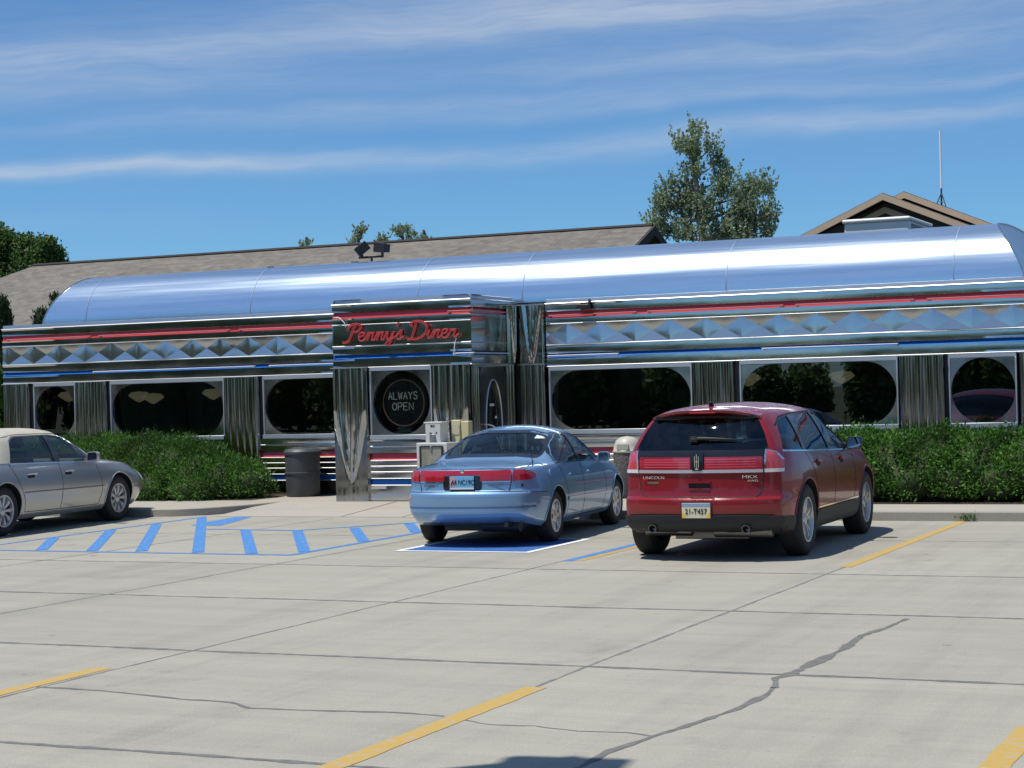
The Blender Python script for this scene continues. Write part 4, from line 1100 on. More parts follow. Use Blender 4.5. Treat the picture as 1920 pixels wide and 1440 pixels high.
for p in side.values(): cuts.append((MB().prism(p, 'x', -2, 2), M['seal']))
cuts.append((MB().prism(backlight, 'y', -.5, .85), M['seal'])); cuts.append((MB().prism(ws_poly, 'z', 1.0, 2), M['seal']))
for yy in (.95, 3.775):
    for a, b in ((.56, 1.3), (-1.3, -.56)): cuts.append((cyl_x(yy, .385, .425, a, b), M['well']))
body = sv.body(red, suv, cuts)
for k, p in side.items():
    for ax in ('x+', 'x-'): sv.patch(p if ax == 'x+' else p, ax, 'side_window', M['tint_glass'] if k != 'front_door' else M['car_glass'], suv, off=-.006, th=.002)
sv.patch(backlight, 'y-', 'rear_window', glass_mat('privacy_glass', (.10, .115, .125), 1.0, .05, .012), suv, off=-.005, th=.002)
sv.patch(ws_poly, 'z', 'windscreen', M['car_glass'], suv, off=-.005, th=.002)
for ax in ('x+', 'x-'):
    sv.patch([(2.095,1.075),(2.185,1.072),(2.145,1.49),(2.055,1.49)], ax, 'door_pillar', M['trim_black'], suv)
    sv.patch([(.975,1.11),(1.075,1.105),(1.185,1.48),(1.075,1.47)], ax, 'door_pillar', M['trim_black'], suv)
    sv.strip([(.38,1.122),(1.0,1.098),(2.1,1.062),(3.10,1.035)], ax, .018, 'chrome_strip', M['chrome'], suv, th=.006)
    sv.strip([(.54,1.38),(.80,1.465),(1.2,1.49),(2.1,1.50),(2.46,1.455),(2.82,1.27),(3.12,1.045)], ax, .014, 'window_seal', M['seal'], suv, th=.004)
    door = [(1.03,1.09),(1.20,.95),(1.42,.50),(1.5,.42),(2.12,.42),(2.14,.6),(2.14,1.06)]
    sv.strip(door, ax, .008, 'door_gap', M['gap'], suv); sv.strip([(2.14,.42),(3.05,.42),(3.15,.6),(3.14,1.03)], ax, .008, 'door_gap', M['gap'], suv)
    for yy, zz in ((1.42,.955),(2.52,.94)):
        sv.patch(rpoly([(yy-.06,zz-.035),(yy+.12,zz-.035),(yy+.12,zz+.035),(yy-.06,zz+.035)], .03), ax, 'handle_recess', M['gap'], suv, th=.001)
        sv.tube([(yy-.05,zz+.012),(yy+.03,zz+.017),(yy+.11,zz+.012)], ax, .014, 'door_handle', red, suv, off=.022)
    sv.patch([(1.36,.26),(3.36,.26),(3.36,.43),(3.2,.455),(1.5,.455),(1.36,.43)], ax, 'sill_cladding', M['cladding'], suv, th=.012)
    sv.strip([(1.40,.475),(3.30,.475)], ax, .016, 'chrome_strip', M['chrome'], suv, th=.008)
    for yy in (.95, 3.775):
        sv.tube([(yy+.432*math.cos(t), .385+.432*math.sin(t)) for t in np.linspace(R(-8), R(188), 28)], ax, .008, 'wheel_arch', red, suv, off=.002)
# rear: lamp band, chrome, bumper, plate, wiper, spoiler
lampm = mat('tail_lamp_red', (.36, .022, .045), .14, coat=1., var=.45, vscale=3, vstretch=(.3, 1, 24))
lampm2 = mat('tail_lamp_clear_red', (.50, .06, .08), .10, coat=1.)
for x0, x1 in ((-.655, -.075), (.075, .655)):
    sv.patch(rpoly([(x0,.948),(x1,.948),(x1,1.075),(x0,1.075)], .008), 'y-', 'tail_lamp_band', lampm, suv, th=.010)
sv.patch([(-.70,1.078),(.70,1.078),(.725,1.14),(-.725,1.14)], 'y-', 'window_base_trim', M['trim_black'], suv, th=.008)
sv.patch([(-.66,.912),(.66,.912),(.66,.945),(-.66,.945)], 'y-', 'chrome_bar', mat('satin_bar', (.62, .56, .55), .32, .6), suv, th=.016)
sv.patch(rpoly([(-.055,.935),(.055,.935),(.07,1.125),(-.07,1.125)], .02), 'y-', 'emblem_plate', M['trim_black'], suv, th=.022)
h, nn = sv.hit(0, 1.03, 'y-'); ey = h.y-.034
em = MB()
em.tube([(-.02,ey,.975),(.02,ey,.975),(.02,ey,1.085),(-.02,ey,1.085)], .0038, 6, close=True); em.tube([(0,ey,.965),(0,ey,1.108)], .0034, 6); em.tube([(-.02,ey,1.03),(.02,ey,1.03)], .0034, 6)
em.box(-.018, .018, ey-.004, ey+.02, .947, .962)
em.build('emblem', M['chrome'], suv, local=True)
for sg in (1, -1):
    P = [(sg*x_, z_) for x_, z_ in ((.672,.945),(.835,.945),(.83,1.03),(.775,1.11),(.69,1.135))]
    lm = sv.patch(rpoly(P, .02), 'y-', 'tail_lamp', lampm2, suv, th=.014, sp=.03)
    sv.strip([(sg*.675,.91),(sg*.685,1.14)], 'y-', .016, 'lamp_trim', M['chrome'], lm, th=.018)
    sv.strip([(sg*.69,1.138),(sg*.775,1.112),(sg*.825,1.035)], 'y-', .010, 'lamp_trim', M['chrome'], lm, th=.016, step=.02)
    sv.patch([(sg*.675,.912),(sg*.835,.912),(sg*.835,.948),(sg*.675,.948)], 'y-', 'lamp_trim', mat('clear_lens', (.65,.62,.62), .1, coat=1.), lm, th=.017, sp=.03)
    sv.strip([(sg*.675,.91),(sg*.65,.72),(sg*.59,.668),(0,.662)], 'y-', .009, 'tailgate_gap', M['gap'], suv)
    sv.strip([(sg*.70,1.17),(sg*.68,1.14)], 'y-', .008, 'tailgate_gap', M['gap'], suv)
lite = mat('lamp_line_red', (.62, .10, .13), .15, coat=1.)
for sg in (1, -1):
    for z_ in (.972, .998, 1.024, 1.05): sv.strip([(sg*.09, z_), (sg*.60, z_)], 'y-', .007, 'lamp_line', lite, suv, th=.012)
# grey lower bumper wraps the corners
zc_ = [(-.93,.30),(.93,.30),(.93,.53),(.6,.545),(-.6,.545),(-.93,.53)]
sv.patch([(-.80,.285),(-.35,.285),(-.25,.315),(.25,.315),(.35,.285),(.80,.285),(.80,.465),(.60,.48),(-.60,.48),(-.80,.465)], 'y-', 'lower_bumper', M['cladding'], suv, th=.012, sp=.04)
for ax in ('x+', 'x-'): sv.patch([(.12,.275),(.52,.275),(.54,.42),(.50,.45),(.12,.47)], ax, 'lower_bumper', M['cladding'], suv, th=.012, sp=.04)
sv.strip([(-.78,.478),(-.5,.492),(.5,.492),(.78,.478)], 'y-', .012, 'bumper_crease', M['gap'], suv, th=.002)
hp = sv.hit(0, .54, 'y-')[0].y
sv.patch(rpoly([(-.17,.44),(.17,.44),(.17,.622),(-.17,.622)], .02), 'y-', 'plate_recess', mat('plate_recess_red', (.10,.01,.015), .5), suv, th=.002)
plate_w = mat('plate_cream', (.66, .60, .42), .45); 
lp = MB(); lp.box(-.152, .152, hp-.020, hp-.010, .455, .61); lp = lp.build('licence_plate', plate_w, suv, local=True, bevel=.003)
MB().box(-.150, .150, hp-.0215, hp-.0195, .573, .608).build('plate_header', mat('plate_blue', (.22,.34,.48), .5), lp, local=True)
for sg in (1,-1): MB().prism([(sg*.150,.457),(sg*.150,.53),(sg*.10,.457)], 'y', hp-.0212, hp-.0195).build('plate_corner', mat('plate_gold', (.70,.46,.08), .5), lp, local=True)
text_obj('21-T457', .078, Matrix.Translation((0, hp-.023, .522)) @ RY, 'plate_number', M['white_text'], lp, sx=.88)
hb = sv.hit(-.45, .88, 'y-')[0].y
for txt, x_, z_, sz, sx_ in (('LINCOLN', -.49, .865, .040, 1.45), ('MKX', .535, .868, .044, 1.7), ('AWD', .565, .828, .030, 1.5)):
    hb = sv.hit(x_, z_, 'y-')[0].y
    text_obj(txt, sz, Matrix.Translation((x_, hb-.006, z_)) @ Matrix.Rotation(R(math.copysign(8, x_)) , 4, 'Z') @ RY, 'badge_lettering', M['chrome'], suv, sx=sx_, depth=.004)
sv.patch([(-.57,.80),(-.43,.80),(-.43,.824),(-.57,.824)], 'y-', 'dealer_badge', mat('dealer_badge', (.25,.18,.12), .3, .6), suv, th=.003)
sv.patch(rpoly([(-.10,.752),(.13,.752),(.13,.812),(-.10,.812)], .015), 'y-', 'handle_recess', M['gap'], suv, th=.001)
sv.strip([(-.11,.818),(.14,.818)], 'y-', .02, 'tailgate_handle', red, suv, th=.02); sv.strip([(-.10,.75),(.13,.75)], 'y-', .014, 'tailgate_handle', red, suv, th=.012)
# wiper, spoiler, roof antenna, exhausts
wp = [sv.hit(x_, z_, 'y-')[0] + Vector((0, -.03, .01)) for x_, z_ in ((-.08, 1.245), (.02, 1.255), (.2, 1.25), (.40, 1.24))]
wi = MB(); wi.tube(wp, [.022, .020, .013, .005], 8); wi.box(-.10, -.02, wp[0].y-.015, wp[0].y+.05, wp[0].z-.025, wp[0].z+.03); wi.build('rear_wiper', M['black'], suv, local=True, bevel=.006)
spm = MB(); n_ = 14; rows = []
for i in range(n_+1):
    u = -1+2*i/n_; xx = .585*u; zt_ = 1.577 - .075*abs(u)**2.6; yb = .42+.10*abs(u)**3
    rows.append([(xx, yb+.30, zt_+.012), (xx, yb, zt_-.004), (xx, yb-.14+.03*abs(u)**2, zt_-.020), (xx, yb-.135+.03*abs(u)**2, zt_-.045), (xx, yb, zt_-.085), (xx, yb+.12, zt_-.09)])
k_ = 6; spm.add([p for r_ in rows for p in r_], [(i*k_+j, i*k_+j+1, (i+1)*k_+j+1, (i+1)*k_+j) for i in range(n_) for j in range(k_-1)] + [tuple(range(k_)), tuple(n_*k_+j for j in range(k_-1, -1, -1))])
spm.build('roof_spoiler', red, suv, local=True, angle=40)
MB().box(-.54, .54, .36, .52, 1.455, 1.50).build('spoiler_underside', M['trim_black'], suv, local=True, bevel=.01)
MB().box(-.14, .14, .275, .285, 1.523, 1.537).build('brake_lamp', lampm2, suv, local=True)
an = MB(); an.tube([(0, .62, 1.59), (0, .59, 1.625), (0, .55, 1.635)], [.03, .02, .008], 8); an.build('roof_antenna', M['black'], suv, local=True)
for sg in (-.50, .50): MB().lathe([(.042, .03), (.044, .0), (.036, .0), (.036, .12)], (sg, .05, .34), 'y', 20).build('exhaust_pipe', M['exhaust'], suv, local=True)
mf = MB(); mf.tube([(.1, .30, .31), (.72, .30, .31)], .075, 12); mf.tube([(-.66, .34, .31), (-.15, .34, .31)], .065, 12); mf.tube([(.5, .12, .335), (.5, .3, .32)], .035); mf.tube([(-.5, .12, .335), (-.5, .3, .32)], .035); mf.box(-.4, .4, .5, 3.9, .2, .27)
mf.build('underbody', M['exhaust'], suv, local=True, bevel=.01)
for x_ in (.808, -.808):
    for yy in (.95, 3.775): make_wheel(suv, x_, yy, .376, .245, .242, 'split10', x_)
mirror_obj(suv, .89, 2.93, 1.115, M['trim_black'], .92); mirror_obj(suv, -.89, 2.93, 1.115, M['trim_black'], .92)
for x_ in (.38, -.38): make_seat(suv, x_, 2.15, .66, back=.56); 
make_seat(suv, .38, 1.2, .66, back=.54); make_seat(suv, -.38, 1.2, .66, back=.54)
db = MB(); db.box(-.74, .74, 2.8, 3.1, .80, 1.01); db.build('dashboard', M['cabin'], suv, local=True, bevel=.05, seg=3)
st_ = MB(); st_.tube([(-.38+.19*math.cos(t), 2.68+.07*math.sin(t), .98+.17*math.sin(t)) for t in np.linspace(0, 2*math.pi, 24, endpoint=False)], .016, 8, close=True); st_.build('steering_wheel', M['black'], suv, local=True)
hdm = mat('lamp_lens', (.55, .58, .6), .08, .3, coat=1.)
for sg in (1, -1): sv.patch(rpoly([(sg*.40,.64),(sg*.74,.66),(sg*.76,.76),(sg*.46,.74)], .02), 'y+', 'headlight', hdm, suv, th=.008)
sv.patch(rpoly([(-.36,.52),(.36,.52),(.40,.74),(-.40,.74)], .03), 'y+', 'grille', M['chrome'], suv, th=.01)

# ================================================================== pale blue sedan
RZ2 = R(5.5)
def at_axle(ax_, ay_, rz, loc_y, sc):
    return (ax_ + math.sin(rz)*loc_y*sc, ay_ - math.cos(rz)*loc_y*sc, 0)
sed = thing('parked_sedan', 'light metallic blue rounded sedan parked nose in over the blue painted panel', 'car', at_axle(-9.53, 20.2, RZ2, 1.05, .985), RZ2, None, .985)
T = dict(
 zb=[(0,.30),(.4,.235),(1,.20),(3.6,.20),(4.2,.21),(4.69,.26)],
 ws=[(0,.70),(.4,.78),(1,.81),(3.7,.81),(4.3,.76),(4.69,.60)],
 zm=[(0,.60),(1,.58),(4.69,.50)],
 wm=[(0,.755),(.35,.835),(1,.876),(3.6,.876),(4.2,.84),(4.5,.76),(4.69,.66)],
 zt=[(0,.905),(.5,.925),(1.1,.935),(2.0,.905),(3.2,.865),(3.8,.83),(4.2,.75),(4.5,.66),(4.69,.60)],
 wb=[(0,.70),(.4,.765),(1,.80),(1.8,.815),(3.2,.81),(3.8,.78),(4.2,.71),(4.5,.6),(4.69,.5)],
 wr=[(0,.60),(.4,.665),(.8,.70),(1.1,.69),(1.5,.65),(1.9,.615),(2.4,.60),(2.65,.60),(3.0,.635),(3.4,.68),(3.85,.70),(4.2,.62),(4.5,.5),(4.69,.42)],
 zr=[(0,.925),(.4,.945),(.8,.962),(1.05,1.00),(1.4,1.145),(1.8,1.275),(2.15,1.31),(2.5,1.30),(2.75,1.235),(3.05,1.095),(3.4,.93),(3.7,.855),(4.2,.785),(4.5,.69),(4.69,.62)],
 zc=[(0,.945),(.4,.972),(.8,.995),(1.05,1.04),(1.4,1.215),(1.8,1.36),(2.15,1.40),(2.5,1.39),(2.75,1.32),(3.05,1.175),(3.4,1.005),(3.7,.93),(4.2,.865),(4.5,.76),(4.69,.68)])
rear = [(.2,.20),(.30,.10),(.385,.02),(.42,.0),(.47,.0),(.485,.012),(.50,.0),(.60,.0),(.645,.012),(.665,.055),(.78,.07),(.90,.085),(.945,.13),(1.0,.2)]
sd = Car(T, 4.69, rear, [(.2,.12),(.4,0),(.55,0),(.75,.12),(.9,.25)], .34, .42, .06, .12, (6, 12))
blue = car_paint('pale_blue_paint', (.205, .36, .55), .5, .40)
side = {'rear_door': rpoly([(1.22,.955),(2.12,.94),(2.14,1.275),(1.86,1.275),(1.52,1.18),(1.28,1.05)], [.04,.02,.02,.06,.08,.06]),
        'front_door': rpoly([(2.20,.938),(3.08,.915),(2.86,1.085),(2.62,1.215),(2.42,1.268),(2.21,1.275)], [.02,.04,.1,.06,.05,.02])}
backlight = rpoly([(-.625,1.025),(-.35,1.05),(.35,1.05),(.625,1.025),(.61,1.14),(.56,1.265),(.3,1.325),(-.3,1.325),(-.56,1.265),(-.61,1.14)], [.06,0,0,.06,.08,.08,.05,.05,.08,.08])
ws_poly = rpoly([(-.64,3.40),(.64,3.40),(.55,2.66),(-.55,2.66)], .05)
cuts = [(sd.cavity(1.06, 3.2, .42, .045, .045), M['cabin'])]
for p in side.values(): cuts.append((MB().prism(p, 'x', -2, 2), M['seal']))
cuts.append((MB().prism(backlight, 'y', .2, 2.1), M['seal'])); cuts.append((MB().prism(ws_poly, 'z', .8, 2), M['seal']))
for yy in (1.05, 3.754):
    for a, b in ((.50, 1.3), (-1.3, -.50)): cuts.append((cyl_x(yy, .325, .352, a, b), M['well']))
body = sd.body(blue, sed, cuts)
for k, p in side.items():
    for ax in ('x+', 'x-'): sd.patch(p, ax, 'side_window', M['car_glass'], sed, off=-.005, th=.002)
sd.patch(backlight, 'y-', 'rear_window', M['car_glass'], sed, off=-.004, th=.002, sp=.04)
sd.strip(backlight, 'y-', .035, 'window_seal', M['trim_black'], sed, off=.0, th=.003, close=True)
sd.patch(ws_poly, 'z', 'windscreen', M['car_glass'], sed, off=-.005, th=.002)
for ax in ('x+', 'x-'):
    sd.patch([(2.11,.942),(2.205,.938),(2.215,1.285),(2.13,1.285)], ax, 'door_pillar', M['trim_black'], sed)
    sd.strip([(1.19,.965),(1.26,1.06),(1.50,1.195),(1.86,1.292),(2.15,1.295),(2.43,1.285),(2.64,1.23),(2.88,1.10),(3.12,.915)], ax, .022, 'window_seal', M['trim_black'], sed, th=.004)
    sd.strip([(1.2,.945),(1.95,.935),(3.13,.905)], ax, .012, 'window_seal', M['trim_black'], sed, th=.005)
    sd.strip([(1.22,.95),(1.35,.80),(1.47,.55),(1.50,.27),(2.16,.26),(2.16,.93)], ax, .007, 'door_gap', M['gap'], sed); sd.strip([(2.16,.26),(3.06,.26),(3.14,.5),(3.12,.90)], ax, .007, 'door_gap', M['gap'], sed)
    sd.strip([(1.46,.50),(3.38,.475)], ax, .035, 'side_moulding', blue, sed, th=.012)
    sd.strip([(.0+.25,.645),(.68,.625)], ax, .006, 'bumper_gap', M['gap'], sed)
    for yy in (1.66, 2.46):
        sd.patch(rpoly([(yy-.08,.755),(yy+.08,.755),(yy+.08,.80),(yy-.08,.80)], .018), ax, 'door_handle', blue, sed, th=.016)
    for yy in (1.05, 3.754): sd.tube([(yy+.356*math.cos(t), .325+.356*math.sin(t)) for t in np.linspace(R(-8), R(188), 28)], ax, .010, 'wheel_arch', blue, sed, off=.002)
    sd.patch([(1.42,.20),(3.38,.20),(3.38,.255),(1.42,.255)], ax, 'sill', mat('sill_blue', (.10,.15,.25), .5, .3), sed, th=.008)
fl_ = sd.patch(rpoly([(.84,.80),(1.0,.79),(1.02,.88),(.90,.90)], .05), 'x+', 'fuel_flap', blue, sed, th=.002)
tailm = mat('sedan_tail_lamp', (.40, .010, .022), .10, coat=1., var=.15, vscale=4, vstretch=(.4,1,10))
for sg in (1, -1):
    sd.patch(rpoly([(sg*.585,.778),(sg*.785,.79),(sg*.78,.85),(sg*.72,.90),(sg*.585,.90)], [.005,.03,.03,.03,.005]), 'y-', 'tail_lamp', tailm, sed, th=.010, sp=.03)
    sd.strip([(sg*.575,.92),(sg*.575,.78),(sg*.55,.665)], 'y-', .008, 'boot_gap', M['gap'], sed)
band = rpoly([(-.565,.785),(-.225,.785),(-.225,.855),(.225,.855),(.225,.785),(.565,.785),(.565,.905),(-.565,.905)], .004)
sd.patch(band, 'y-', 'tail_lamp_band', tailm, sed, th=.009, sp=.04)
sd.strip([(-.56,.775),(-.24,.775)], 'y-', .010, 'chrome_strip', M['chrome'], sed, th=.006); sd.strip([(.24,.775),(.56,.775)], 'y-', .010, 'chrome_strip', M['chrome'], sed, th=.006)
sd.strip([(-.70,.915),(-.3,.925),(.3,.925),(.70,.915)], 'y-', .016, 'boot_lip_strip', M['chrome'], sed, th=.004)
sd.strip([(-.74,.655),(0,.668),(.74,.655)], 'y-', .008, 'bumper_gap', M['gap'], sed)
sd.strip([(-.8,.474),(-.4,.478),(.4,.478),(.8,.474)], 'y-', .022, 'bumper_groove', mat('groove_blue', (.10,.15,.27), .5, .3), sed, th=.002)
sd.patch(rpoly([(-.235,.675),(.235,.675),(.245,.76),(.235,.845),(-.235,.845),(-.245,.76)], .04), 'y-', 'plate_recess', M['trim_black'], sed, th=.003)
hp = sd.hit(0, .76, 'y-')[0].y
pblue = mat('plate_sky', (.16, .42, .66), .45)
lp = MB().box(-.152, .152, hp-.018, hp-.008, .69, .845).build('licence_plate', pblue, sed, local=True, bevel=.003)
MB().box(-.15, .15, hp-.0195, hp-.0175, .692, .712).build('plate_footer', mat('plate_white', (.66,.68,.70), .5), lp, local=True)
MB().box(-.15, -.085, hp-.0192, hp-.0175, .72, .835).build('plate_emblem', mat('plate_rose', (.55,.33,.34), .5), lp, local=True)
hm = MB(); zz = .775
hm.tube([(-.135,hp-.021,zz-.03),(-.12,hp-.021,zz),(-.105,hp-.021,zz+.025)], .006, 6); hm.tube([(-.12,hp-.021,zz),(-.10,hp-.021,zz-.01),(-.095,hp-.021,zz-.03)], .005, 6); hm.build('plate_rider', M['white_text'], lp, local=True)
text_obj('4 NC19C', .085, Matrix.Translation((.030, hp-.020, .772)) @ RY, 'plate_number', M['white_text'], lp, sx=.74)
eb = MB(); he = sd.hit(0, .905, 'y-')[0]; eb.lathe([(.001,-.012),(.022,-.010),(.03,0)], (0, he.y-.008, .898), 'y', 20); eb.build('emblem', M['chrome'], sed, local=True)
bt = mat('badge_grey', (.22,.25,.30), .35, .7)
for txt, x_ in (('MYSTIQUE', -.41), ('MERCURY', .41)):
    hb = sd.hit(x_, .735, 'y-')[0].y
    text_obj(txt, .040, Matrix.Translation((x_, hb-.006, .735)) @ Matrix.Rotation(R(9 if x_ > 0 else -9), 4, 'Z') @ RY, 'badge_lettering', bt, sed, sx=1.05, depth=.003, bold=.001)
kp = sd.hit(.70, .725, 'y-'); kl = MB(); kl.lathe([(.001,-.004),(.020,-.004),(.022,.01)], (.68, sd.hit(.68,.725,'y-')[0].y, .725), 'y', 16); kl.build('round_badge', M['black'], sed, local=True)
hb = sd.hit(-.735, .60, 'y-')[0]
sk = sd.patch([(-.76,.585),(-.70,.585),(-.73,.63)], 'y-', 'bumper_sticker', mat('sticker', (.70,.28,.16), .5), sed, th=.001)
sd.patch(rpoly([(.42,1.24),(.56,1.235),(.55,1.27),(.42,1.28)], .005), 'y-', 'window_sticker', mat('sticker_white', (.62,.68,.64), .5), sed, off=-.002, th=.001)
an = MB(); p0 = sd.hit(.70, .62, 'z')[0]; an.tube([p0, p0+Vector((-.01, .0, .08)), p0+Vector((-.03, -.01, .42))], [.008, .004, .0025], 6); an.build('antenna', M['black'], sed, local=True)
sd.strip([(.60,.95),(.68,.50)], 'z', .008, 'boot_gap', M['gap'], sed); sd.strip([(-.60,.95),(-.68,.50)], 'z', .008, 'boot_gap', M['gap'], sed)
for x_ in (.745, -.745):
    for yy in (1.05, 3.754): make_wheel(sed, x_, yy, .312, .20, .205, 'cap', x_)
mirror_obj(sed, .82, 2.96, .955, blue, .78); mirror_obj(sed, -.82, 2.96, .955, blue, .78)
for x_ in (.36, -.36): make_seat(sed, x_, 2.0, .55, .48, .55)
rs = empty('seat', (0, 1.32, .55), 0, sed); MB().box(-.64, .64, 0, .45, -.14, .02).build('cushion', M['seat'], rs, local=True, bevel=.05, seg=3)
b = MB(); b.box(-.64, .64, -.08, .05, 0, .50); b.xf(Matrix.Rotation(R(20), 4, 'X')); b.build('backrest', M['seat'], rs, local=True, bevel=.05, seg=3)
MB().box(-.60, .60, 1.12, 1.30, .94, .97).build('parcel_shelf', mat('parcel_shelf', (.42,.44,.42), .8), sed, local=True, bevel=.01)
db = MB(); db.box(-.68, .68, 2.85, 3.15, .66, .88); db.build('dashboard', M['cabin'], sed, local=True, bevel=.05, seg=3)
st_ = MB(); st_.tube([(-.36+.185*math.cos(t), 2.62+.06*math.sin(t), .89+.17*math.sin(t)) for t in np.linspace(0, 2*math.pi, 24, endpoint=False)], .015, 8, close=True); st_.build('steering_wheel', M['black'], sed, local=True)
ub = MB(); ub.tube([(.15,.35,.25),(.62,.35,.25)], .08, 12); ub.tube([(.52,.10,.27),(.52,.35,.26)], .028); ub.box(-.4,.4,.5,3.9,.17,.23); ub.tube([(-.7,1.05,.3),(.7,1.05,.3)], .035); ub.build('underbody', M['black'], sed, local=True)
for sg in (1, -1): sd.patch(rpoly([(sg*.34,.52),(sg*.66,.54),(sg*.64,.63),(sg*.38,.63)], .03), 'y+', 'headlight', hdm, sed, th=.008)
sd.patch(rpoly([(-.26,.53),(.26,.53),(.24,.62),(-.24,.62)], .03), 'y+', 'grille', M['trim_black'], sed, th=.006)

# ================================================================== silver saloon with cream roof
RZ3 = R(5.0)
cad = thing('parked_saloon', 'large silver saloon with cream vinyl roof, cut off by the left edge of the picture', 'car', at_axle(-17.77, 20.05, RZ3, 1.25, 1.0), RZ3, None, 1.0)
T = dict(
 zb=[(0,.30),(.4,.24),(1,.20),(4,.20),(4.8,.21),(5.27,.26)],
 ws=[(0,.74),(.4,.84),(1,.87),(4.2,.87),(4.8,.82),(5.27,.64)],
 zm=[(0,.68),(5.27,.58)],
 wm=[(0,.84),(.4,.90),(1,.945),(4.2,.945),(4.8,.90),(5.1,.82),(5.27,.72)],
 zt=[(0,.96),(.6,.98),(1.2,.97),(2.5,.93),(3.6,.905),(4.2,.885),(4.7,.845),(5.05,.79),(5.27,.73)],
 wb=[(0,.78),(.5,.84),(1.2,.87),(3.6,.875),(4.2,.84),(4.7,.76),(5.05,.66),(5.27,.56)],
 wr=[(0,.70),(.5,.74),(.95,.73),(1.2,.69),(1.6,.62),(2.2,.60),(2.9,.61),(3.3,.665),(3.75,.74),(4.2,.76),(4.7,.68),(5.05,.58),(5.27,.48)],
 zr=[(0,1.01),(.5,1.035),(.95,1.05),(1.2,1.14),(1.55,1.335),(2.0,1.385),(2.85,1.375),(3.15,1.30),(3.45,1.15),(3.8,.965),(4.2,.91),(4.7,.87),(5.05,.815),(5.27,.75)],
 zc=[(0,1.05),(.5,1.08),(.95,1.10),(1.2,1.20),(1.55,1.395),(2.0,1.455),(2.85,1.445),(3.15,1.37),(3.45,1.225),(3.8,1.04),(4.2,.98),(4.7,.94),(5.05,.885),(5.27,.81)])
cd = Car(T, 5.27, [(.2,.15),(.35,.02),(.6,0),(.7,.03),(1.0,.1),(1.1,.15)], [(.2,.12),(.35,.02),(.55,.0),(.70,.06),(.9,.2)], .20, .17, .06, .08)
silver = car_paint('silver_paint', (.47, .465, .45), .65, .32)
vinyl = mat('cream_vinyl', (.43, .40, .325), .7, bump=.0015, bscale=220, var=.04, vscale=8)
side = {'rear_door': rpoly([(1.47,.99),(2.57,.965),(2.60,1.345),(1.86,1.345),(1.72,1.29)], [.03,.02,.02,.06,.06]),
        'front_door': rpoly([(2.68,.962),(3.50,.94),(3.30,1.14),(3.05,1.29),(2.90,1.335),(2.69,1.345)], [.02,.04,.1,.06,.06,.02])}
backl = rpoly([(-.62,1.12),(.62,1.12),(.55,1.34),(-.55,1.34)], .05)
ws_poly = rpoly([(-.70,3.78),(.70,3.78),(.58,3.0),(-.58,3.0)], .06)
cuts = [(cd.cavity(1.25, 3.55, .45, .05, .05), M['cabin'])]
for p in side.values(): cuts.append((MB().prism(p, 'x', -2, 2), M['seal']))
cuts.append((MB().prism(backl, 'y', .3, 1.9), M['seal'])); cuts.append((MB().prism(ws_poly, 'z', .9, 2), M['seal']))
for yy in (1.25, 4.186):
    for a, b in ((.54, 1.3), (-1.3, -.54)): cuts.append((cyl_x(yy, .345, .388, a, b), M['well']))
body = cd.body(silver, cad, cuts)
for k, p in side.items():
    for ax in ('x+', 'x-'): cd.patch(p, ax, 'side_window', M['car_glass'], cad, off=-.005, th=.002)
cd.patch(backl, 'y-', 'rear_window', M['car_glass'], cad, off=-.004, th=.002); cd.patch(ws_poly, 'z', 'windscreen', M['car_glass'], cad, off=-.005, th=.002)
for ax in ('x+', 'x-'):
    cd.patch([(2.56,.966),(2.69,.962),(2.70,1.355),(2.59,1.352)], ax, 'door_pillar', M['trim_black'], cad)
    cd.patch(rpoly([(1.0,.995),(1.45,.985),(1.70,1.295),(1.85,1.362),(1.66,1.372),(1.36,1.22),(1.15,1.07)], .02), ax, 'roof_cover', vinyl, cad, th=.006)
    cd.strip([(1.66,1.365),(2.0,1.375),(2.75,1.368),(2.95,1.34)], ax, .040, 'roof_cover', vinyl, cad, th=.007)
    cd.strip([(1.45,.975),(2.4,.955),(3.55,.925)], ax, .014, 'chrome_strip', M['chrome'], cad, th=.007)
    cd.strip([(2.88,1.35),(3.06,1.305),(3.32,1.152),(3.55,.94)], ax, .022, 'window_seal', M['trim_black'], cad, th=.004)
    cd.strip([(1.42,.97),(1.52,.80),(1.70,.48),(1.74,.30),(2.62,.29),(2.63,.95)], ax, .008, 'door_gap', M['gap'], cad); cd.strip([(2.62,.29),(3.62,.29),(3.68,.5),(3.58,.92)], ax, .008, 'door_gap', M['gap'], cad)
    cd.strip([(1.68,.575),(3.72,.56)], ax, .018, 'side_moulding', mat('moulding_grey', (.16,.16,.19), .5), cad, th=.004)
    for yy in (1.78, 2.72):
        cd.tube([(yy-.02,.815),(yy+.08,.82),(yy+.2,.815)], ax, .014, 'door_handle', M['chrome'], cad, off=.02)
        cd.patch(rpoly([(yy-.0,.77),(yy+.17,.77),(yy+.17,.805),(yy,.805)], .015), ax, 'handle_recess', M['gap'], cad, th=.001)
    for yy in (1.25, 4.186): cd.tube([(yy+.392*math.cos(t), .345+.392*math.sin(t)) for t in np.linspace(R(-6), R(186), 28)], ax, .010, 'wheel_arch', silver, cad, off=.002)
    cd.patch(rpoly([(5.0,.58),(5.17,.58),(5.15,.75),(5.06,.78)], .03), ax, 'headlight', hdm, cad, th=.006)
    cd.strip([(4.60,.50),(5.15,.50)], ax, .008, 'bumper_gap', M['gap'], cad)
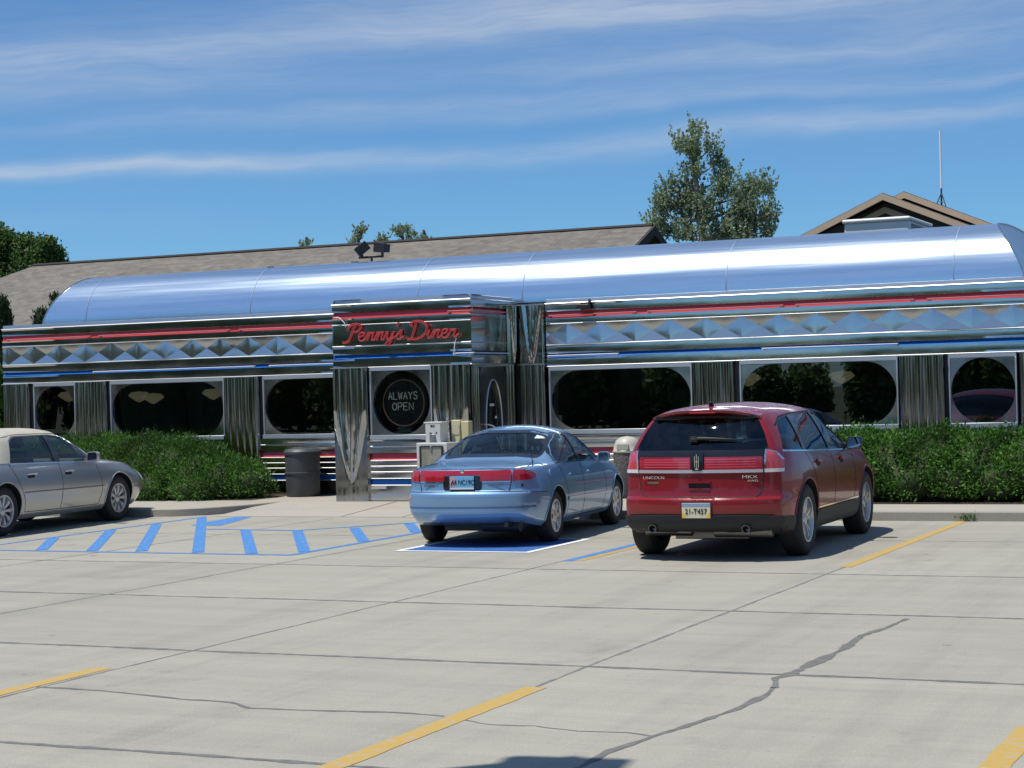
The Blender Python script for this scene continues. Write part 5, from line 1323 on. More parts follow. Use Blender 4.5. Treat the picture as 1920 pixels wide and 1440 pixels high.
# vinyl over the top: a thick skin from the rear window to the windscreen header
cd.patch(rpoly([(-.60,1.58),(.60,1.58),(.585,2.2),(.595,2.92),(-.595,2.92),(-.585,2.2)], .03), 'z', 'roof_cover', vinyl, cad, th=.010, sp=.05)
for x_ in (.79, -.79):
    for yy in (1.25, 4.186): make_wheel(cad, x_, yy, .345, .235, .225, 'nine', x_)
mirror_obj(cad, .90, 3.36, 1.01, silver, .92); mirror_obj(cad, -.90, 3.36, 1.01, silver, .92)
tan = mat('saloon_seat', (.10, .10, .10), .6)
for x_ in (.38, -.38): make_seat(cad, x_, 2.45, .60, .54, .55, tan)
rs = empty('seat', (0, 1.6, .60), 0, cad); MB().box(-.66, .66, 0, .5, -.14, .02).build('cushion', tan, rs, local=True, bevel=.05, seg=3)
b = MB(); b.box(-.66, .66, -.08, .05, 0, .52); b.xf(Matrix.Rotation(R(18), 4, 'X')); b.build('backrest', tan, rs, local=True, bevel=.05, seg=3)
MB().box(-.7, .7, 3.3, 3.65, .72, .98).build('dashboard', M['cabin'], cad, local=True, bevel=.05, seg=3)
MB().box(-.4, .4, .5, 4.4, .17, .23).build('underbody', M['black'], cad, local=True)
cd.patch(rpoly([(-.40,.46),(.40,.46),(.36,.70),(-.36,.70)], .03), 'y+', 'grille', M['chrome'], cad, th=.01)
for sg in (1, -1):
    cd.patch(rpoly([(sg*.66,.60),(sg*.78,.60),(sg*.77,.93),(sg*.70,.95)], .02), 'y-', 'tail_lamp', tailm, cad, th=.01, sp=.03)
    cd.strip([(sg*.60,.95),(sg*.60,.64),(sg*.52,.58),(0,.575)], 'y-', .008, 'boot_gap', M['gap'], cad)
cd.strip([(-.8,.50),(.8,.50)], 'y-', .02, 'bumper_strip', M['chrome'], cad, th=.004)
# ------------------------------------------------------------------ hedges and conifers
M['juniper'] = leaf_mat('juniper_leaf', [(.085, .062, .03), (.038, .09, .014), (.038, .092, .015), (.078, .185, .028), (.13, .285, .044), (.20, .36, .08)], .6, 1.3, .4)
M['hedge'] = leaf_mat('hedge_leaf', [(.085, .062, .03), (.038, .098, .014), (.038, .10, .015), (.082, .21, .028), (.14, .32, .044), (.215, .39, .075)], .55, 1.5, .4)
M['twig'] = mat('dark_twig', (.045, .062, .024), .95, var=.4, vscale=6)  # dark green-brown twigs and the solid hull inside bushes
M['bark'] = mat('bark', (.11, .085, .06), .9, var=.3, vscale=8, vstretch=(3, 3, .6))
M['pale_bark'] = mat('pale_bark', (.30, .28, .23), .85, var=.25, vscale=7)

def bush_points(lobes, n):
    """points near the skin of a union of ellipsoids with outward directions; lobes = (cx,cy,cz,rx,ry,rz)"""
    Lb = np.array(lobes, float); vol = (Lb[:, 3]*Lb[:, 4]+Lb[:, 4]*Lb[:, 5]+Lb[:, 3]*Lb[:, 5]); pr = vol/vol.sum()
    k = RNG.choice(len(Lb), size=n, p=pr); d = RNG.normal(size=(n, 3)); d /= np.linalg.norm(d, axis=1, keepdims=True)
    d[:, 2] = np.where(d[:, 2] < -.5, -d[:, 2], d[:, 2])
    r = 1 - np.abs(RNG.normal(size=n))*.12
    r *= 1 + .09*np.sin(d[:, 0]*9+k*2)*np.sin(d[:, 1]*8+k) + .07*np.sin(d[:, 2]*13+k*3)
    p = Lb[k, :3] + d*Lb[k, 3:]*r[:, None]
    lump = np.sin(p[:, 0]*7.1+1)*np.sin(p[:, 1]*6.3+2)*np.sin(p[:, 2]*7.7) + .6*np.sin(p[:, 0]*15+p[:, 2]*9)*np.sin(p[:, 2]*16+p[:, 1]*13)
    p = p + d*(lump*.055)[:, None]
    keep = np.ones(n, bool)
    for j, l in enumerate(Lb):
        q = ((p-l[:3])/l[3:]); keep &= ~((np.linalg.norm(q, axis=1) < .78) & (k != j))
    nrm = d/Lb[k, 3:]; nrm /= np.linalg.norm(nrm, axis=1, keepdims=True)
    return p[keep], nrm[keep]

def bush(root, lobes, n_spray, per, size, aspect, m, zmin=.14, up=.45, spread=.5, sprayr=.06, name='foliage', core=.80):
    p, nrm = bush_points(lobes, n_spray); ok = p[:, 2] > zmin; p, nrm = p[ok], nrm[ok]
    C = np.repeat(p, per, 0); Dn = np.repeat(nrm, per, 0) + RNG.normal(size=(len(p)*per, 3))*spread; Dn[:, 2] += up
    C = C + RNG.normal(size=C.shape)*sprayr + Dn*size*.3
    C[:, 2] = np.maximum(C[:, 2], zmin)
    sz = size*RNG.uniform(.6, 1.4, len(C))
    leaves(name, C, Dn, sz, aspect, m, root, root.location)
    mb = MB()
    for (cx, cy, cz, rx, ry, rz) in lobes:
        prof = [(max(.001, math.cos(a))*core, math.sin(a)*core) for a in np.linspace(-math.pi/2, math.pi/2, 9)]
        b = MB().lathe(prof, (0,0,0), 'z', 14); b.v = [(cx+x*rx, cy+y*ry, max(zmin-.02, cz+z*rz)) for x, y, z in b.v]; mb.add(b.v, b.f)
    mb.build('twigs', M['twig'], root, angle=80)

hl = thing('juniper_hedge', 'low feathery green juniper bed between the silver car and the bin, under the left windows', 'hedge', (-18.9, 26.5, .12))
lob = [(-21.6, 26.6, .55, .8, .75, .68), (-20.7, 26.6, .6, .8, .75, .64), (-19.8, 26.5, .62, .85, .75, .66), (-19.0, 26.5, .60, .8, .75, .66), (-18.3, 26.5, .58, .7, .7, .66), (-17.75, 26.4, .50, .6, .65, .60),
       (-17.25, 26.45, .40, .55, .62, .50), (-16.85, 26.5, .34, .46, .52, .42), (-18.6, 26.1, .35, .7, .5, .4), (-17.7, 26.05, .30, .6, .42, .35), (-19.6, 26.1, .35, .7, .5, .42), (-20.5, 26.2, .4, .7, .5, .5)]
lob = [(x - max(0, (x+19.2)*.11), y, z*.95, rx, ry, rz*.93) for x, y, z, rx, ry, rz in lob]
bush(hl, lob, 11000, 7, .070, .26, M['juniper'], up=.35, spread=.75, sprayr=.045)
hr = thing('clipped_hedge', 'dense green hedge beside the red car under the right windows', 'hedge', (-5.3, 26.0, .12))
lob = []
for i, x in enumerate(np.arange(-7.2, -2.6, .62)):
    lob += [(x, 25.95, .56, .55, .62, .515+.02*math.sin(i*2.1)), (x+.3, 25.72, .42, .5, .42, .40), (x+.2, 26.2, .56, .5, .6, .52)]
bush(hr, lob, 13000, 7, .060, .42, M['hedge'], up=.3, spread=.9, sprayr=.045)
wd = thing('weed', 'small weed growing at the kerb where the right yellow line ends', 'weed', (-4.55, 23.68, 0))
p = RNG.normal(size=(60, 3))*[.07, .03, .03] + [-4.52, 23.70, .05]; leaves('leaf', p, RNG.normal(size=(60, 3))+[0, 0, 1.2], .07, .22, M['juniper'], wd, wd.location)
MB().tube([(-4.53, 23.70, .0), (-4.52, 23.70, .09)], .004).build('stem', M['twig'], wd)

def conifer(name, lab, base, hgt, rad, n, m=None, cat='shrub', group=None):
    r_ = thing(name, lab, cat, base, 0, group); x, y, z = base; C = []; D = []
    for _ in range(n):
        t = random.random()**.75; a = random.uniform(0, 2*math.pi); rr = rad*(1-t)**.75*(.55+.45*random.random())*(1+.25*math.sin(a*3+t*9))
        C.append((x+rr*math.cos(a), y+rr*math.sin(a), z+.05+t*hgt*.97)); D.append((math.cos(a)*.5, math.sin(a)*.5, 1.1))
    C = np.repeat(np.array(C), 5, 0) + RNG.normal(size=(n*5, 3))*.05; D = np.repeat(np.array(D), 5, 0) + RNG.normal(size=(n*5, 3))*.4
    leaves('foliage', C, D, .12*RNG.uniform(.6, 1.4, len(C)), .24, m or M['juniper'], r_, base)
    MB().tube([(x, y, z), (x, y, z+hgt*.9)], [.05+rad*.08, .01]).build('trunk', M['bark'], r_)
    b = MB().lathe([(.001, hgt*.92), (rad*.30, hgt*.55), (rad*.62, hgt*.18), (rad*.55, .05)], base, 'z', 12); b.build('twigs', M['twig'], r_)
    return r_
jm = leaf_mat('dark_juniper', [(.010, .022, .008), (.018, .042, .012), (.03, .065, .018), (.045, .085, .025)], .65, 1.5, .15)
for i, (x, y, h_, rd, lab) in enumerate(((-25.05, 30, 4.0, .75, 'tall dark juniper at the left edge behind the end of the diner'), (-24.45, 30.4, 3.72, .45, 'short juniper tip, second from the left above the diner corner'),
        (-24.12, 30.1, 3.70, .40, 'juniper tip just left of the barrel roof, third from the left'), (-23.72, 30.0, 4.03, .50, 'tallest juniper tip touching the left end of the barrel roof'), (-23.35, 30.3, 4.0, .45, 'juniper partly hidden behind the curved left end of the barrel roof'))):
    conifer('juniper', lab, (x, y, 0), h_, rd, 1500, jm, 'shrub', 'junipers behind the left end of the diner')
conifer('juniper', 'leafy green shrub at the left picture edge beside the diner end wall', (-23.85, 28.2, 0), 2.6, .8, 1900, M['juniper'], 'shrub')

# ------------------------------------------------------------------ trees
def crown_pts(clusters, twigs, per, tw_r, spray=0.):
    C = []; D = []; tips = []
    for (cx, cy, cz, rx, ry, rz, dens) in clusters:
        k = max(3, int(twigs*dens))
        for _ in range(k):
            d = Vector((random.gauss(0,1), random.gauss(0,1), random.gauss(0,1))).normalized()*random.random()**.45
            t = Vector((cx+d.x*rx, cy+d.y*ry, cz+d.z*rz)); tips.append(t)
            if spray:
                sd_ = Vector((d.x*.5+random.gauss(0, .2), d.y*.5+random.gauss(0, .2), 1.+random.gauss(0, .3))).normalized()*spray*random.uniform(.5, 1.3)
                tt = RNG.uniform(0, 1, (per, 1)); q = np.array(t) + tt*np.array(sd_) + RNG.normal(size=(per, 3))*tw_r*(1-.6*tt); C.append(q); D.append(RNG.normal(size=(per, 3))*.7 + np.array(sd_)/spray); continue
            q = np.clip(RNG.normal(size=(per, 3)), -1.5, 1.5)*[tw_r*.8, tw_r*.8, tw_r*1.4] + np.array(t); C.append(q); D.append(RNG.normal(size=(per, 3))*.8 + [d.x*.4, d.y*.4, .3])
    return np.concatenate(C), np.concatenate(D), tips

def tree(name, lab, base, clusters, trunk, m, lsize=.10, twigs=60, per=22, tw_r=.14, bark=None, group=None, br=.05, spray=0.):
    r_ = thing(name, lab, 'tree', base, 0, group)
    C, D, tips = crown_pts(clusters, twigs, per, tw_r, spray)
    leaves('crown', C, D, lsize*RNG.uniform(.6, 1.4, len(C)), .62, m, r_, base)
    mb = MB(); mb.tube(catmull([t[:3] for t in trunk], 4), list(np.interp(np.linspace(0, 1, 4*(len(trunk)-1)+1), np.linspace(0, 1, len(trunk)), [t[3] for t in trunk])), 8)
    TP = [Vector(t[:3]) for t in catmull([t[:3] for t in trunk], 6)]
    for (cx, cy, cz, rx, ry, rz, dens) in clusters:
        c = Vector((cx, cy, cz)); low = [p for p in TP if p.z < cz - .1*rz] or TP[:1]
        a = min(low, key=lambda p: (p-c).length + .3*abs(p.z-(cz-max(rx, .6)*1.2)))
        mid = a.lerp(c, .55) + Vector((0, 0, -.12*(c-a).length*.3)); mb.tube(catmull([a, mid, c+Vector((0, 0, rz*.6))], 4), list(np.linspace(br, br*.25, 9)), 6)
        for _ in range(5):
            e = c + Vector((random.uniform(-1, 1)*rx*.8, random.uniform(-1, 1)*ry*.8, random.uniform(0, 1)*rz*.9)); mb.tube([c.lerp(a, .25), e], [br*.35, br*.1], 5)
    mb.build('trunk', bark or M['bark'], r_)
    return r_
M['poplar'] = leaf_mat('poplar_leaf', [(.12, .17, .085), (.21, .28, .15), (.30, .37, .225), (.47, .52, .39)], .42, .9, .5)
M['dark_leaf'] = leaf_mat('dark_tree_leaf', [(.03, .065, .016), (.06, .12, .03), (.10, .18, .045), (.15, .22, .07)], .55, .7, .45)
M['reflection_leaf'] = leaf_mat('reflection_leaf', [(.05, .10, .03), (.10, .18, .055), (.16, .26, .085), (.24, .33, .13)], .6, .4, .45)
M['reflection_core'] = mat('reflection_core', (.075, .10, .05), .95, var=.5, vscale=2.5)
# poplar behind the diner, between the two houses: spire on top, broad skirt below
PY_ = 50.; k = 50/45.
def px(x, y, Y):          # photo bearing at a chosen distance
    d = fw + right*((x-960)/3460) + upv*((720-y)/3460); t = Y/d.y; return d.x*t, d.z*t+1.8
cl = []
for (x, y, rx, ry, dn) in ((1300, 240, 9, 28, .5), (1288, 272, 14, 26, .6), (1306, 275, 12, 32, .7), (1337, 268, 7, 28, .35), (1275, 268, 7, 24, .3), (1303, 318, 22, 24, .8), (1342, 300, 10, 20, .4), (1350, 325, 18, 28, .9), (1357, 352, 16, 24, .8),
        (1292, 350, 16, 24, .6), (1262, 352, 9, 16, .3), (1250, 378, 15, 26, .7), (1272, 385, 26, 34, 1.1), (1305, 392, 26, 36, 1.2), (1245, 396, 12, 20, .5), (1332, 395, 22, 34, .8), (1390, 378, 20, 28, .9), (1398, 350, 7, 18, .3), (1378, 415, 34, 30, 1.2),
        (1420, 388, 22, 26, .8), (1433, 345, 10, 22, .45), (1446, 352, 10, 14, .4), (1432, 412, 26, 24, .8), (1458, 398, 9, 18, .4), (1452, 432, 14, 14, .4), (1228, 418, 9, 14, .4), (1240, 432, 22, 18, .7), (1290, 435, 36, 22, 1.2), (1345, 438, 36, 20, 1.2), (1400, 440, 40, 16, 1.)):
    X, Z = px(x - (14 if x > 1400 else 0), y+(14 if y < 300 else 8), PY_); sc_ = 50*.911/3460*(1.0 if y < 340 else 1.18)
    cl.append((X, PY_+random.uniform(-.3, .3), Z, rx*sc_*.92, max(.35, rx*sc_), ry*sc_*.82, dn*(1.0 if y < 340 else 1.5)))
tx, tz = px(1318, 450, PY_); t2 = px(1302, 330, PY_); t3 = px(1300, 262, PY_)
tree('poplar_tree', 'tall poplar with a narrow spire and wide skirt behind the diner between two roofs', (tx, PY_, 0), cl, [(tx, PY_, 0, .22), (tx, PY_, tz, .12), (t2[0], PY_, t2[1], .065), (t3[0], PY_, t3[1], .02)], M['poplar'], .085, 40, 20, .045, M['pale_bark'], br=.04, spray=.5)
# treetops beyond the long roof
for i, (xs_, lab) in enumerate(((((575, 460, 9, 8),), 'faint treetop peeping over the long shingle roof, leftmost of the row'), (((672, 440, 9, 18), (660, 455, 7, 10), (680, 428, 5, 9)), 'narrow treetop rising over the roof directly behind the floodlights'),
        (((755, 440, 20, 16), (745, 432, 9, 9), (762, 428, 9, 9), (772, 440, 8, 8)), 'broad round treetop over the roof right of the floodlights'), (((795, 447, 7, 7),), 'smallest treetop on the roof line, rightmost of the row'), (((712, 452, 8, 9), (722, 446, 3, 8)), 'thin treetop over the roof between the floodlights and the broad treetop'))):
    cl = []; Y = 47.5
    for (x, y, rx, ry) in xs_:
        X, Z = px(x, y+5, Y); cl.append((X, Y, Z, rx*.010, .3, ry*.010, .55))
    X, Z = cl[0][0], cl[0][2]
    tree('background_tree', lab, (X, Y, 0), cl, [(X, Y, 0, .1), (X, Y, Z-.2, .05), (X, Y, Z+.1, .02)], M['poplar'], .07, 26, 14, .035, spray=.22, group='treetops beyond the long roof', br=.02)
# big tree at the left
cl = []; Y = 60.
for (x, y, rx, ry, dn) in ((95, 462, 14, 20, .8), (80, 478, 26, 22, 1), (55, 462, 20, 20, 1), (40, 485, 30, 26, 1.2), (22, 452, 20, 18, 1), (5, 440, 14, 16, .7), (6, 470, 20, 30, 1.1), (-25, 455, 30, 30, 1.1), (20, 515, 34, 26, 1.2), (-20, 510, 36, 34, 1.2), (-70, 480, 40, 50, 1.5), (60, 505, 30, 20, 1.), (104, 480, 8, 14, .4), (62, 488, 26, 24, 1.3), (74, 468, 16, 16, 1.), (88, 484, 18, 16, 1.2), (70, 496, 30, 14, 1.2), (0, 545, 40, 26, 1.), (-50, 560, 50, 40, 1.2)):
    X, Z = px(x-3, y+7, Y); sc_ = .0175; cl.append((X, Y+random.uniform(-.3, .3), Z, rx*sc_, rx*sc_*1.3, ry*sc_, dn))
X, Z = px(-10, 500, Y)
tree('broadleaf_tree', 'dense dark green broadleaf tree at the far left behind the long roof', (X, Y, 0), cl, [(X, Y, 0, .35), (X, Y, 3.5, .28), (X+.3, Y, Z, .15), (X+.6, Y, Z+1, .05)], M['dark_leaf'], .15, 80, 28, .20, br=.09)

# ------------------------------------------------------------------ houses behind
def shingle(name, c1, c2):
    m, nt, b = new_mat(name); N, L = nt.nodes, nt.links
    tc = N.new('ShaderNodeTexCoord'); br = N.new('ShaderNodeTexBrick'); mp = N.new('ShaderNodeMapping'); mp.inputs['Scale'].default_value = (1, 1, 1)
    L.new(tc.outputs['UV'], mp.inputs[0]); L.new(mp.outputs[0], br.inputs['Vector'])
    br.inputs['Color1'].default_value = (*c1, 1); br.inputs['Color2'].default_value = (*c2, 1); br.inputs['Mortar'].default_value = (*[x*.62 for x in c1], 1)
    br.inputs['Scale'].default_value = 1; br.inputs['Brick Width'].default_value = .30; br.inputs['Row Height'].default_value = .14; br.inputs['Mortar Size'].default_value = .008; br.inputs['Mortar Smooth'].default_value = .2
    n = N.new('ShaderNodeTexNoise'); n.inputs['Scale'].default_value = 5; n.inputs['Detail'].default_value = 6; L.new(mp.outputs[0], n.inputs['Vector'])
    n2 = N.new('ShaderNodeTexNoise'); n2.inputs['Scale'].default_value = .35; n2.inputs['Detail'].default_value = 3; L.new(mp.outputs[0], n2.inputs['Vector'])
    ad = N.new('ShaderNodeMath'); ad.operation = 'ADD'; L.new(n.outputs['Fac'], ad.inputs[0]); L.new(n2.outputs['Fac'], ad.inputs[1])
    mr = N.new('ShaderNodeMapRange'); mr.inputs[1].default_value = .6; mr.inputs[2].default_value = 1.4; mr.inputs[3].default_value = .72; mr.inputs[4].default_value = 1.28; L.new(ad.outputs[0], mr.inputs[0])
    mx = N.new('ShaderNodeMix'); mx.data_type = 'RGBA'; mx.blend_type = 'MULTIPLY'; mx.inputs[0].default_value = 1; L.new(br.outputs[0], mx.inputs[6]); L.new(mr.outputs[0], mx.inputs[7])
    L.new(mx.outputs[2], b.inputs['Base Color']); b.inputs['Roughness'].default_value = .9
    return m
M['shingle'] = shingle('roof_shingle', (.180, .160, .134), (.125, .112, .095))
M['stucco'] = mat('taupe_wall', (.10, .088, .084), .85, var=.08, vscale=3)
M['fascia'] = mat('tan_fascia', (.58, .43, .29), .7, var=.05, vscale=2)
M['eave'] = mat('dark_eave', (.035, .030, .028), .8)
def roof_plane(name, pts, m, parent, th=.10):
    """thick roof plane from its corners, with metric UVs along the eave (pts[0]->pts[1])"""
    P = [Vector(p) for p in pts]; nrm = (P[1]-P[0]).cross(P[-1]-P[0]).normalized(); 
    if nrm.z < 0: nrm = -nrm
    n = len(P); mb = MB().add(P + [p - nrm*th for p in P], [tuple(range(n)), tuple(range(2*n-1, n-1, -1))] + [(i, i+n, (i+1) % n+n, (i+1) % n) for i in range(n)])
    o = mb.build(name, m, parent); u = (P[1]-P[0]).normalized(); v_ = nrm.cross(u); me = o.data; uv = me.uv_layers.new(name='UVMap'); base = Vector(parent.location)
    for l in me.loops:
        q = me.vertices[l.vertex_index].co + base - P[0]; uv.data[l.index].uv = (q.dot(u), q.dot(v_))
    return o
mo = thing('motel_building', 'long low building with grey brown shingle roof stretching behind the diner', 'building', (-25, 46, 0))
rz_, ez, ey = 5.72, 3.2, 36.2
roof_plane('roof', [(-37.6, ey, ez), (-15.3, ey, ez), (-15.3, 42, rz_), (-33.95, 42, rz_)], M['shingle'], mo)
roof_plane('roof', [(-15.3, 48, ez), (-37.6, 48, ez), (-33.95, 42, rz_), (-15.3, 42, rz_)], M['shingle'], mo)
roof_plane('roof', [(-37.7, 48, ez), (-37.7, ey, ez), (-33.95, 42, rz_)], M['shingle'], mo)
MB().tube([(-33.95, 42, rz_+.01), (-15.3, 42, rz_+.01)], .055, 6).build('ridge_cap', M['eave'], mo)
MB().box(-37, -16.0, 36.9, 47.3, 0, 3.15).build('wall', M['stucco'], mo)
MB().prism([(36.9, 3.1), (47.3, 3.1), (42.1, 5.45)], 'x', -16.2, -15.95).build('gable_wall', M['stucco'], mo)
mbv = MB()
for y0, z0, y1, z1 in ((ey, ez, 42, rz_), (42, rz_, 48, ez)): mbv.add([(xx, y, z) for xx in (-15.30, -15.24) for y, z in ((y0, z0-.24), (y1, z1-.24), (y1, z1-.01), (y0, z0-.01))], [(0,1,2,3), (7,6,5,4), (0,4,5,1), (3,2,6,7), (0,3,7,4), (1,5,6,2)])
mbv.build('barge_board', M['eave'], mo)

ho = thing('gabled_house', 'dark taupe gabled house with tan fascia boards behind the right end of the diner', 'building', (-10.5, 51, 0))
def gable(parent, ax_, az_, Y, sl, dl, dr, depth, over=.5, fw_=.17):
    """front-facing gable: apex (ax_, az_), falls sl per metre, dl/dr = half spans"""
    L_, R_ = (ax_-dl, az_-dl*sl), (ax_+dr, az_-dr*sl)
    roof_plane('roof', [(L_[0], Y+depth, L_[1]), (L_[0], Y-over, L_[1]), (ax_, Y-over, az_), (ax_, Y+depth, az_)], M['shingle'], parent)
    roof_plane('roof', [(R_[0], Y-over, R_[1]), (R_[0], Y+depth, R_[1]), (ax_, Y+depth, az_), (ax_, Y-over, az_)], M['shingle'], parent)
    mb = MB(); yy = Y-over-.03
    for q in (L_, R_):
        mb.prism([(q[0], q[1]-.02), (ax_, az_-.02), (ax_, az_-.02-fw_), (q[0], q[1]-.02-fw_)], 'y', yy-.001*(q is R_), yy+.06)
    mb.build('fascia', M['fascia'], parent)
    MB().prism([(L_[0]+.35, 0), (R_[0]-.35, 0), (R_[0]-.35, R_[1]+.05), (ax_, az_-.2), (L_[0]+.35, L_[1]+.05)], 'y', Y, Y+.15).build('gable_wall', M['stucco'], parent)
gable(ho, -11.08, 6.75, 48.5, .44, 4.2, 5.6, 6, .5)
gable(ho, -11.18, 7.06, 51.5, .44, 5.2, 8.5, 6, .5)
g3 = MB()
for s_ in (1, -1): g3.prism([(-11.13+s_*.9, 6.02), (-11.13, 6.42), (-11.13, 6.25), (-11.13+s_*.9, 5.85)], 'y', 48.38-.002*s_, 48.44)
g3.build('vent_trim', M['fascia'], ho)
MB().prism([(-12.0, 5.5), (-10.26, 5.5), (-10.26, 5.84), (-11.13, 6.24), (-12.0, 5.84)], 'y', 48.44, 48.47).build('vent_panel', M['eave'], ho)
MB().box(-15, -3, 49, 58, 0, 4.6).build('wall', M['stucco'], ho)
at = thing('roof_antenna', 'thin white whip antenna on a small dark tripod on the right house roof', 'antenna', (-10.26, 51.5, 6.6))
MB().tube([(-10.25, 51.5, 7.12), (-10.245, 51.5, 8.72)], [.030, .022], 8).build('whip', mat('antenna_white', (.85, .85, .84), .5), at)
mb = MB()
for q in ((-10.43, 51.3, 6.5), (-10.05, 51.3, 6.42), (-10.3, 51.8, 6.55)): mb.tube([(-10.25, 51.5, 7.0), q], .016, 6)
mb.tube([(-10.26, 51.5, 6.55), (-10.25, 51.5, 7.15)], .025, 6); mb.tube([(-10.35, 51.4, 6.75), (-10.15, 51.4, 6.72)], .012, 6); mb.build('tripod', mat('antenna_mast', (.07, .08, .10), .5), at)

# ------------------------------------------------------------------ bin, newspaper boxes
tb = thing('trash_bin', 'round dark grey trash bin with lid between the left hedge and the entrance', 'trash bin', (-16.25, 27.0, .12))
gm = mat('bin_plastic', (.060, .062, .066), .5, var=.12, vscale=6, vstretch=(1, 1, .4))
MB().lathe([(.001, .12), (.275, .12), (.285, .16), (.292, .50), (.306, .505), (.306, .535), (.294, .54), (.300, .84), (.001, .84)], (-16.25, 27.0, 0), 'z', 40).build('drum', gm, tb)
MB().lathe([(.315, .835), (.318, .88), (.306, .895), (.27, .925), (.12, .94), (.115, .95), (.001, .95)], (-16.25, 27.0, 0), 'z', 40).build('lid', gm, tb)
nb = thing('newspaper_box', 'white newspaper box with a tall coin unit on top, right of the entrance window', 'newspaper box', (-12.85, 25.42, .12))
nbm = mat('box_enamel', (.60, .60, .56), .4, coat=.3, var=.05, vscale=5)
b = MB(); b.box(-13.12, -12.60, 25.18, 25.60, .55, 1.05); b.build('cabinet', nbm, nb, bevel=.012)
b = MB()
for x in (-13.09, -12.66):
    for y in (25.22, 25.54): b.box(x, x+.03, y, y+.03, .12, .56)
b.box(-13.02, -12.7, 25.28, 25.52, .12, .16); b.build('stand', nbm, nb)
MB().box(-12.99, -12.73, 25.24, 25.50, 1.05, 1.365).build('coin_unit', nbm, nb, bevel=.012)
MB().box(-13.015, -12.705, 25.235, 25.505, 1.345, 1.368).build('coin_unit_lid', nbm, nb, bevel=.006)
b = MB(); b.box(-13.045, -12.675, 25.165, 25.182, .60, .985); b.build('door', mat('door_window', (.28, .27, .21), .2, coat=.6, var=.35, vscale=6), nb)
b = MB(); b.box(-13.06, -13.035, 25.155, 25.182, .585, 1.0); b.box(-12.685, -12.66, 25.155, 25.182, .585, 1.0); b.box(-13.035, -12.685, 25.155, 25.182, .985, 1.005); b.box(-13.035, -12.685, 25.155, 25.182, .585, .605); b.build('door_frame', M['cladding'], nb)
b = MB(); b.box(-12.90, -12.82, 25.20, 25.238, .985, 1.18); b.tube([(-12.86, 25.165, .93), (-12.86, 25.16, 1.0)], .02); b.build('handle', mat('handle_grey', (.36, .36, .34), .35, .8), nb, bevel=.004)
b = MB(); b.box(-12.90, -12.86, 25.236, 25.24, 1.29, 1.32); b.box(-12.85, -12.83, 25.236, 25.24, 1.29, 1.32); b.box(-12.92, -12.885, 25.236, 25.24, 1.19, 1.205); b.box(-12.81, -12.79, 25.236, 25.24, 1.19, 1.215); b.build('coin_slot', M['black'], nb)
ny = thing('newspaper_box', 'cream yellow box with two tall panels, right of the white newspaper box', 'newspaper box', (-12.55, 25.7, .12))
yl = mat('box_yellow', (.60, .53, .30), .45, coat=.2, var=.08, vscale=4)
MB().box(-12.70, -12.555, 25.56, 25.74, .5, 1.385).build('panel', yl, ny, bevel=.01); MB().box(-12.545, -12.42, 25.58, 25.74, .5, 1.365).build('panel', yl, ny, bevel=.01)
b = MB()
for z in (1.16, .95): b.box(-12.69, -12.565, 25.553, 25.56, z, z+.16)
b.build('notice', mat('notice_paper', (.56, .52, .36), .6), ny); MB().box(-12.66, -12.46, 25.6, 25.72, .12, .5).build('stand', yl, ny)
dc = thing('dome_trash_can', 'pebbled dark trash can with a beige dome lid between the blue and red cars', 'trash can', (-10.2, 26.6, .12))
MB().lathe([(.001, .12), (.205, .12), (.22, .16), (.222, .80), (.215, .815), (.001, .815)], (-10.2, 26.6, 0), 'z', 36).build('drum', mat('pebble_concrete', (.075, .070, .068), .8, var=.9, vscale=45, bump=.004, bscale=60), dc)
dcm = mat('dome_plastic', (.46, .44, .37), .45)
dl = MB().lathe([(.225, .815), (.232, .825), (.232, .845), (.218, .855), (.205, .94), (.17, 1.01), (.10, 1.055), (.001, 1.07)], (-10.2, 26.6, 0), 'z', 36).build('dome_lid', dcm, dc, angle=50)
MB().prism(rpoly([(-10.30, .865), (-10.10, .865), (-10.11, .955), (-10.29, .955)], .02), 'y', 26.38, 26.42).build('flap', mat('flap_beige', (.40, .38, .31), .5), dl, bevel=.004)

# ------------------------------------------------------------------ added beyond the frame: what the steel mirrors and what throws the shadow low in the picture
sp_ = thing('added_lamp_post', 'tall lamp post added out of frame so its head throws the bottom edge shadow', 'shadow caster', (-6.6, 5.2, 0))
H = 9.; hx, hy = -3.52 + SUN.x/SUN.z*H, 8.33 + SUN.y/SUN.z*H  # added caster, placed back along the sun from its wanted shadow
sp_.location = (hx, hy, 0)
MB().tube([(hx, hy, 0), (hx, hy, H)], [.09, .05], 10).build('pole', M['black'], sp_)
b = MB(); b.box(-.30, .30, -.42, .12, -.09, .09); b.xf(Matrix.Translation((hx, hy-.12, H)) @ Matrix.Rotation(R(8), 4, 'Z')).build('lamp_head', M['black'], sp_, bevel=.03)
hm_ = mat('hill_scrub', (.08, .09, .06), .95, var=.3, vscale=.05, detail=8)
v = []; nx, ny_ = 60, 5
for j in range(ny_):
    for i in range(nx):
        X = -420+i*12; a = j/(ny_-1); v.append((X, -150-60*a, -.2 + math.sin(math.pi*min(1, a*.9))*(3.4+1.4*math.sin(X*.017)+.8*math.sin(X*.05+1))))
hb_ = MB().add(v, [(j*nx+i, j*nx+i+1, (j+1)*nx+i+1, (j+1)*nx+i) for j in range(ny_-1) for i in range(nx-1)]).build('hills', hm_); tag(hb_, kind='structure')
rs_ = random.Random(3); i = 0
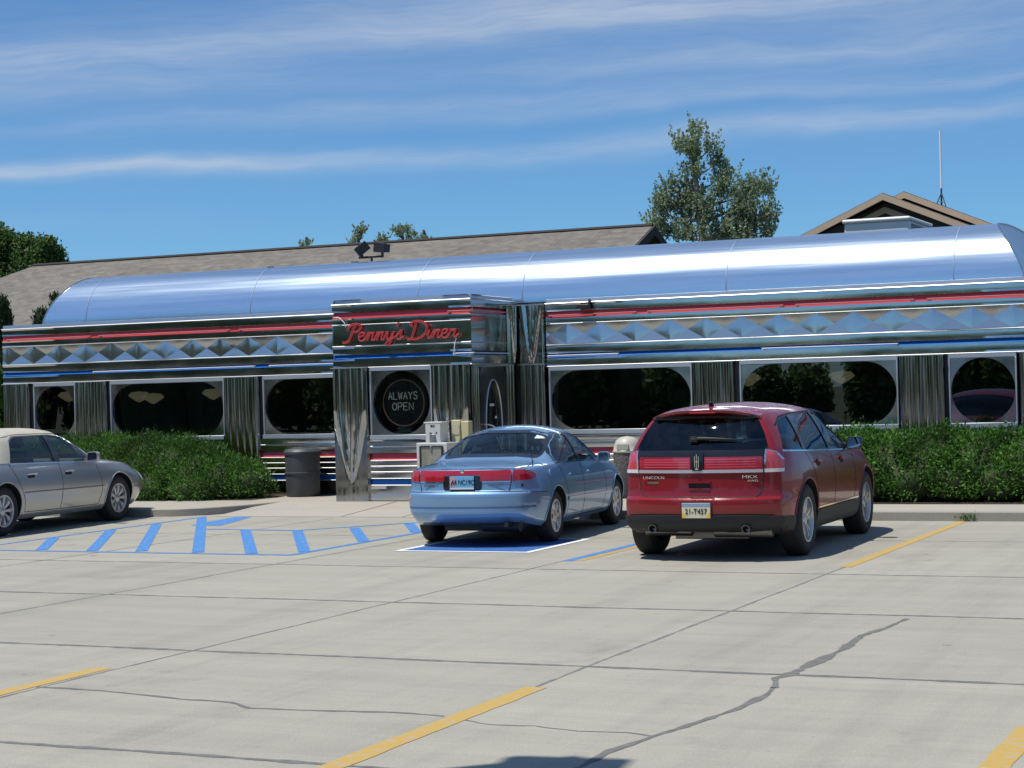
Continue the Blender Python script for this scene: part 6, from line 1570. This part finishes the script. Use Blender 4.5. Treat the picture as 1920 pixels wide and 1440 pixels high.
spots = [(-84+4.1*q+rs_.uniform(-1, 1), -26+rs_.uniform(-4, 4), rs_.uniform(13, 16.5) if q < 9 else rs_.uniform(9, 11), rs_.uniform(3, 3.8)) for q in range(12)]
spots += [(-33.5, -24, 6.4, 2.4), (-30.5, -26, 5.2, 2.2), (-27.5, -25, 4.3, 1.9), (-20.2, -30, 5.0, 1.3), (-18.4, -32, 4.2, 1.5), (-15.5, -28, 4.1, 1.8), (-12.5, -26, 4.2, 1.8), (-9.6, -27, 3.8, 1.7)] + [(-6.5+4*q, -26+rs_.uniform(-3, 3), rs_.uniform(4, 5.2), 2.3) for q in range(9)] + [(30+rs_.uniform(-2, 2), -20+5*q, rs_.uniform(5, 7), 2.8) for q in range(9)] + [(-92+rs_.uniform(-3, 3), -20+6*q, rs_.uniform(7, 9), 3.4) for q in range(8)]
spots += [(-34.2, -60, 2.6, .9), (-32.6, -62, 3.4, 1.0), (-31.2, -60, 2.2, .8), (-36.5, -61, 1.9, .9)]
spots += [(-82+4.1*q+rs_.uniform(-1, 1), -35+rs_.uniform(-2, 2), rs_.uniform(9.5, 12), rs_.uniform(3, 3.8)) for q in range(12)]
for (X, Y, h_, r_t) in spots:  # invented trees that darken what the steel and panes mirror
    cl = [(X+rs_.uniform(-.6, .6)*r_t, Y+rs_.uniform(-.6, .6)*r_t, h_*rs_.uniform(.12, .86), r_t*.5, r_t*.5, h_*.2, 1.) for _ in range(11)]
    t_ = tree('reflection_tree', 'broadleaf tree invented out of frame, only for the steel to mirror', (X, Y, 0), cl, [(X, Y, 0, .25), (X, Y, h_*.5, .15), (X, Y, h_*.85, .05)], M['reflection_leaf'], .40, 22, 18, .42, group='invented trees mirrored in the steel', br=.06)
    MB().lathe([(.001, .2), (r_t*.55, .25), (r_t*.72, h_*.35), (r_t*.55, h_*.65), (r_t*.22, h_*.88), (.001, h_*.92)], (X, Y, 0), 'z', 12).build('twigs', M['reflection_core'], t_, angle=80)  # solid core added so no sky shows through the mirrored crown
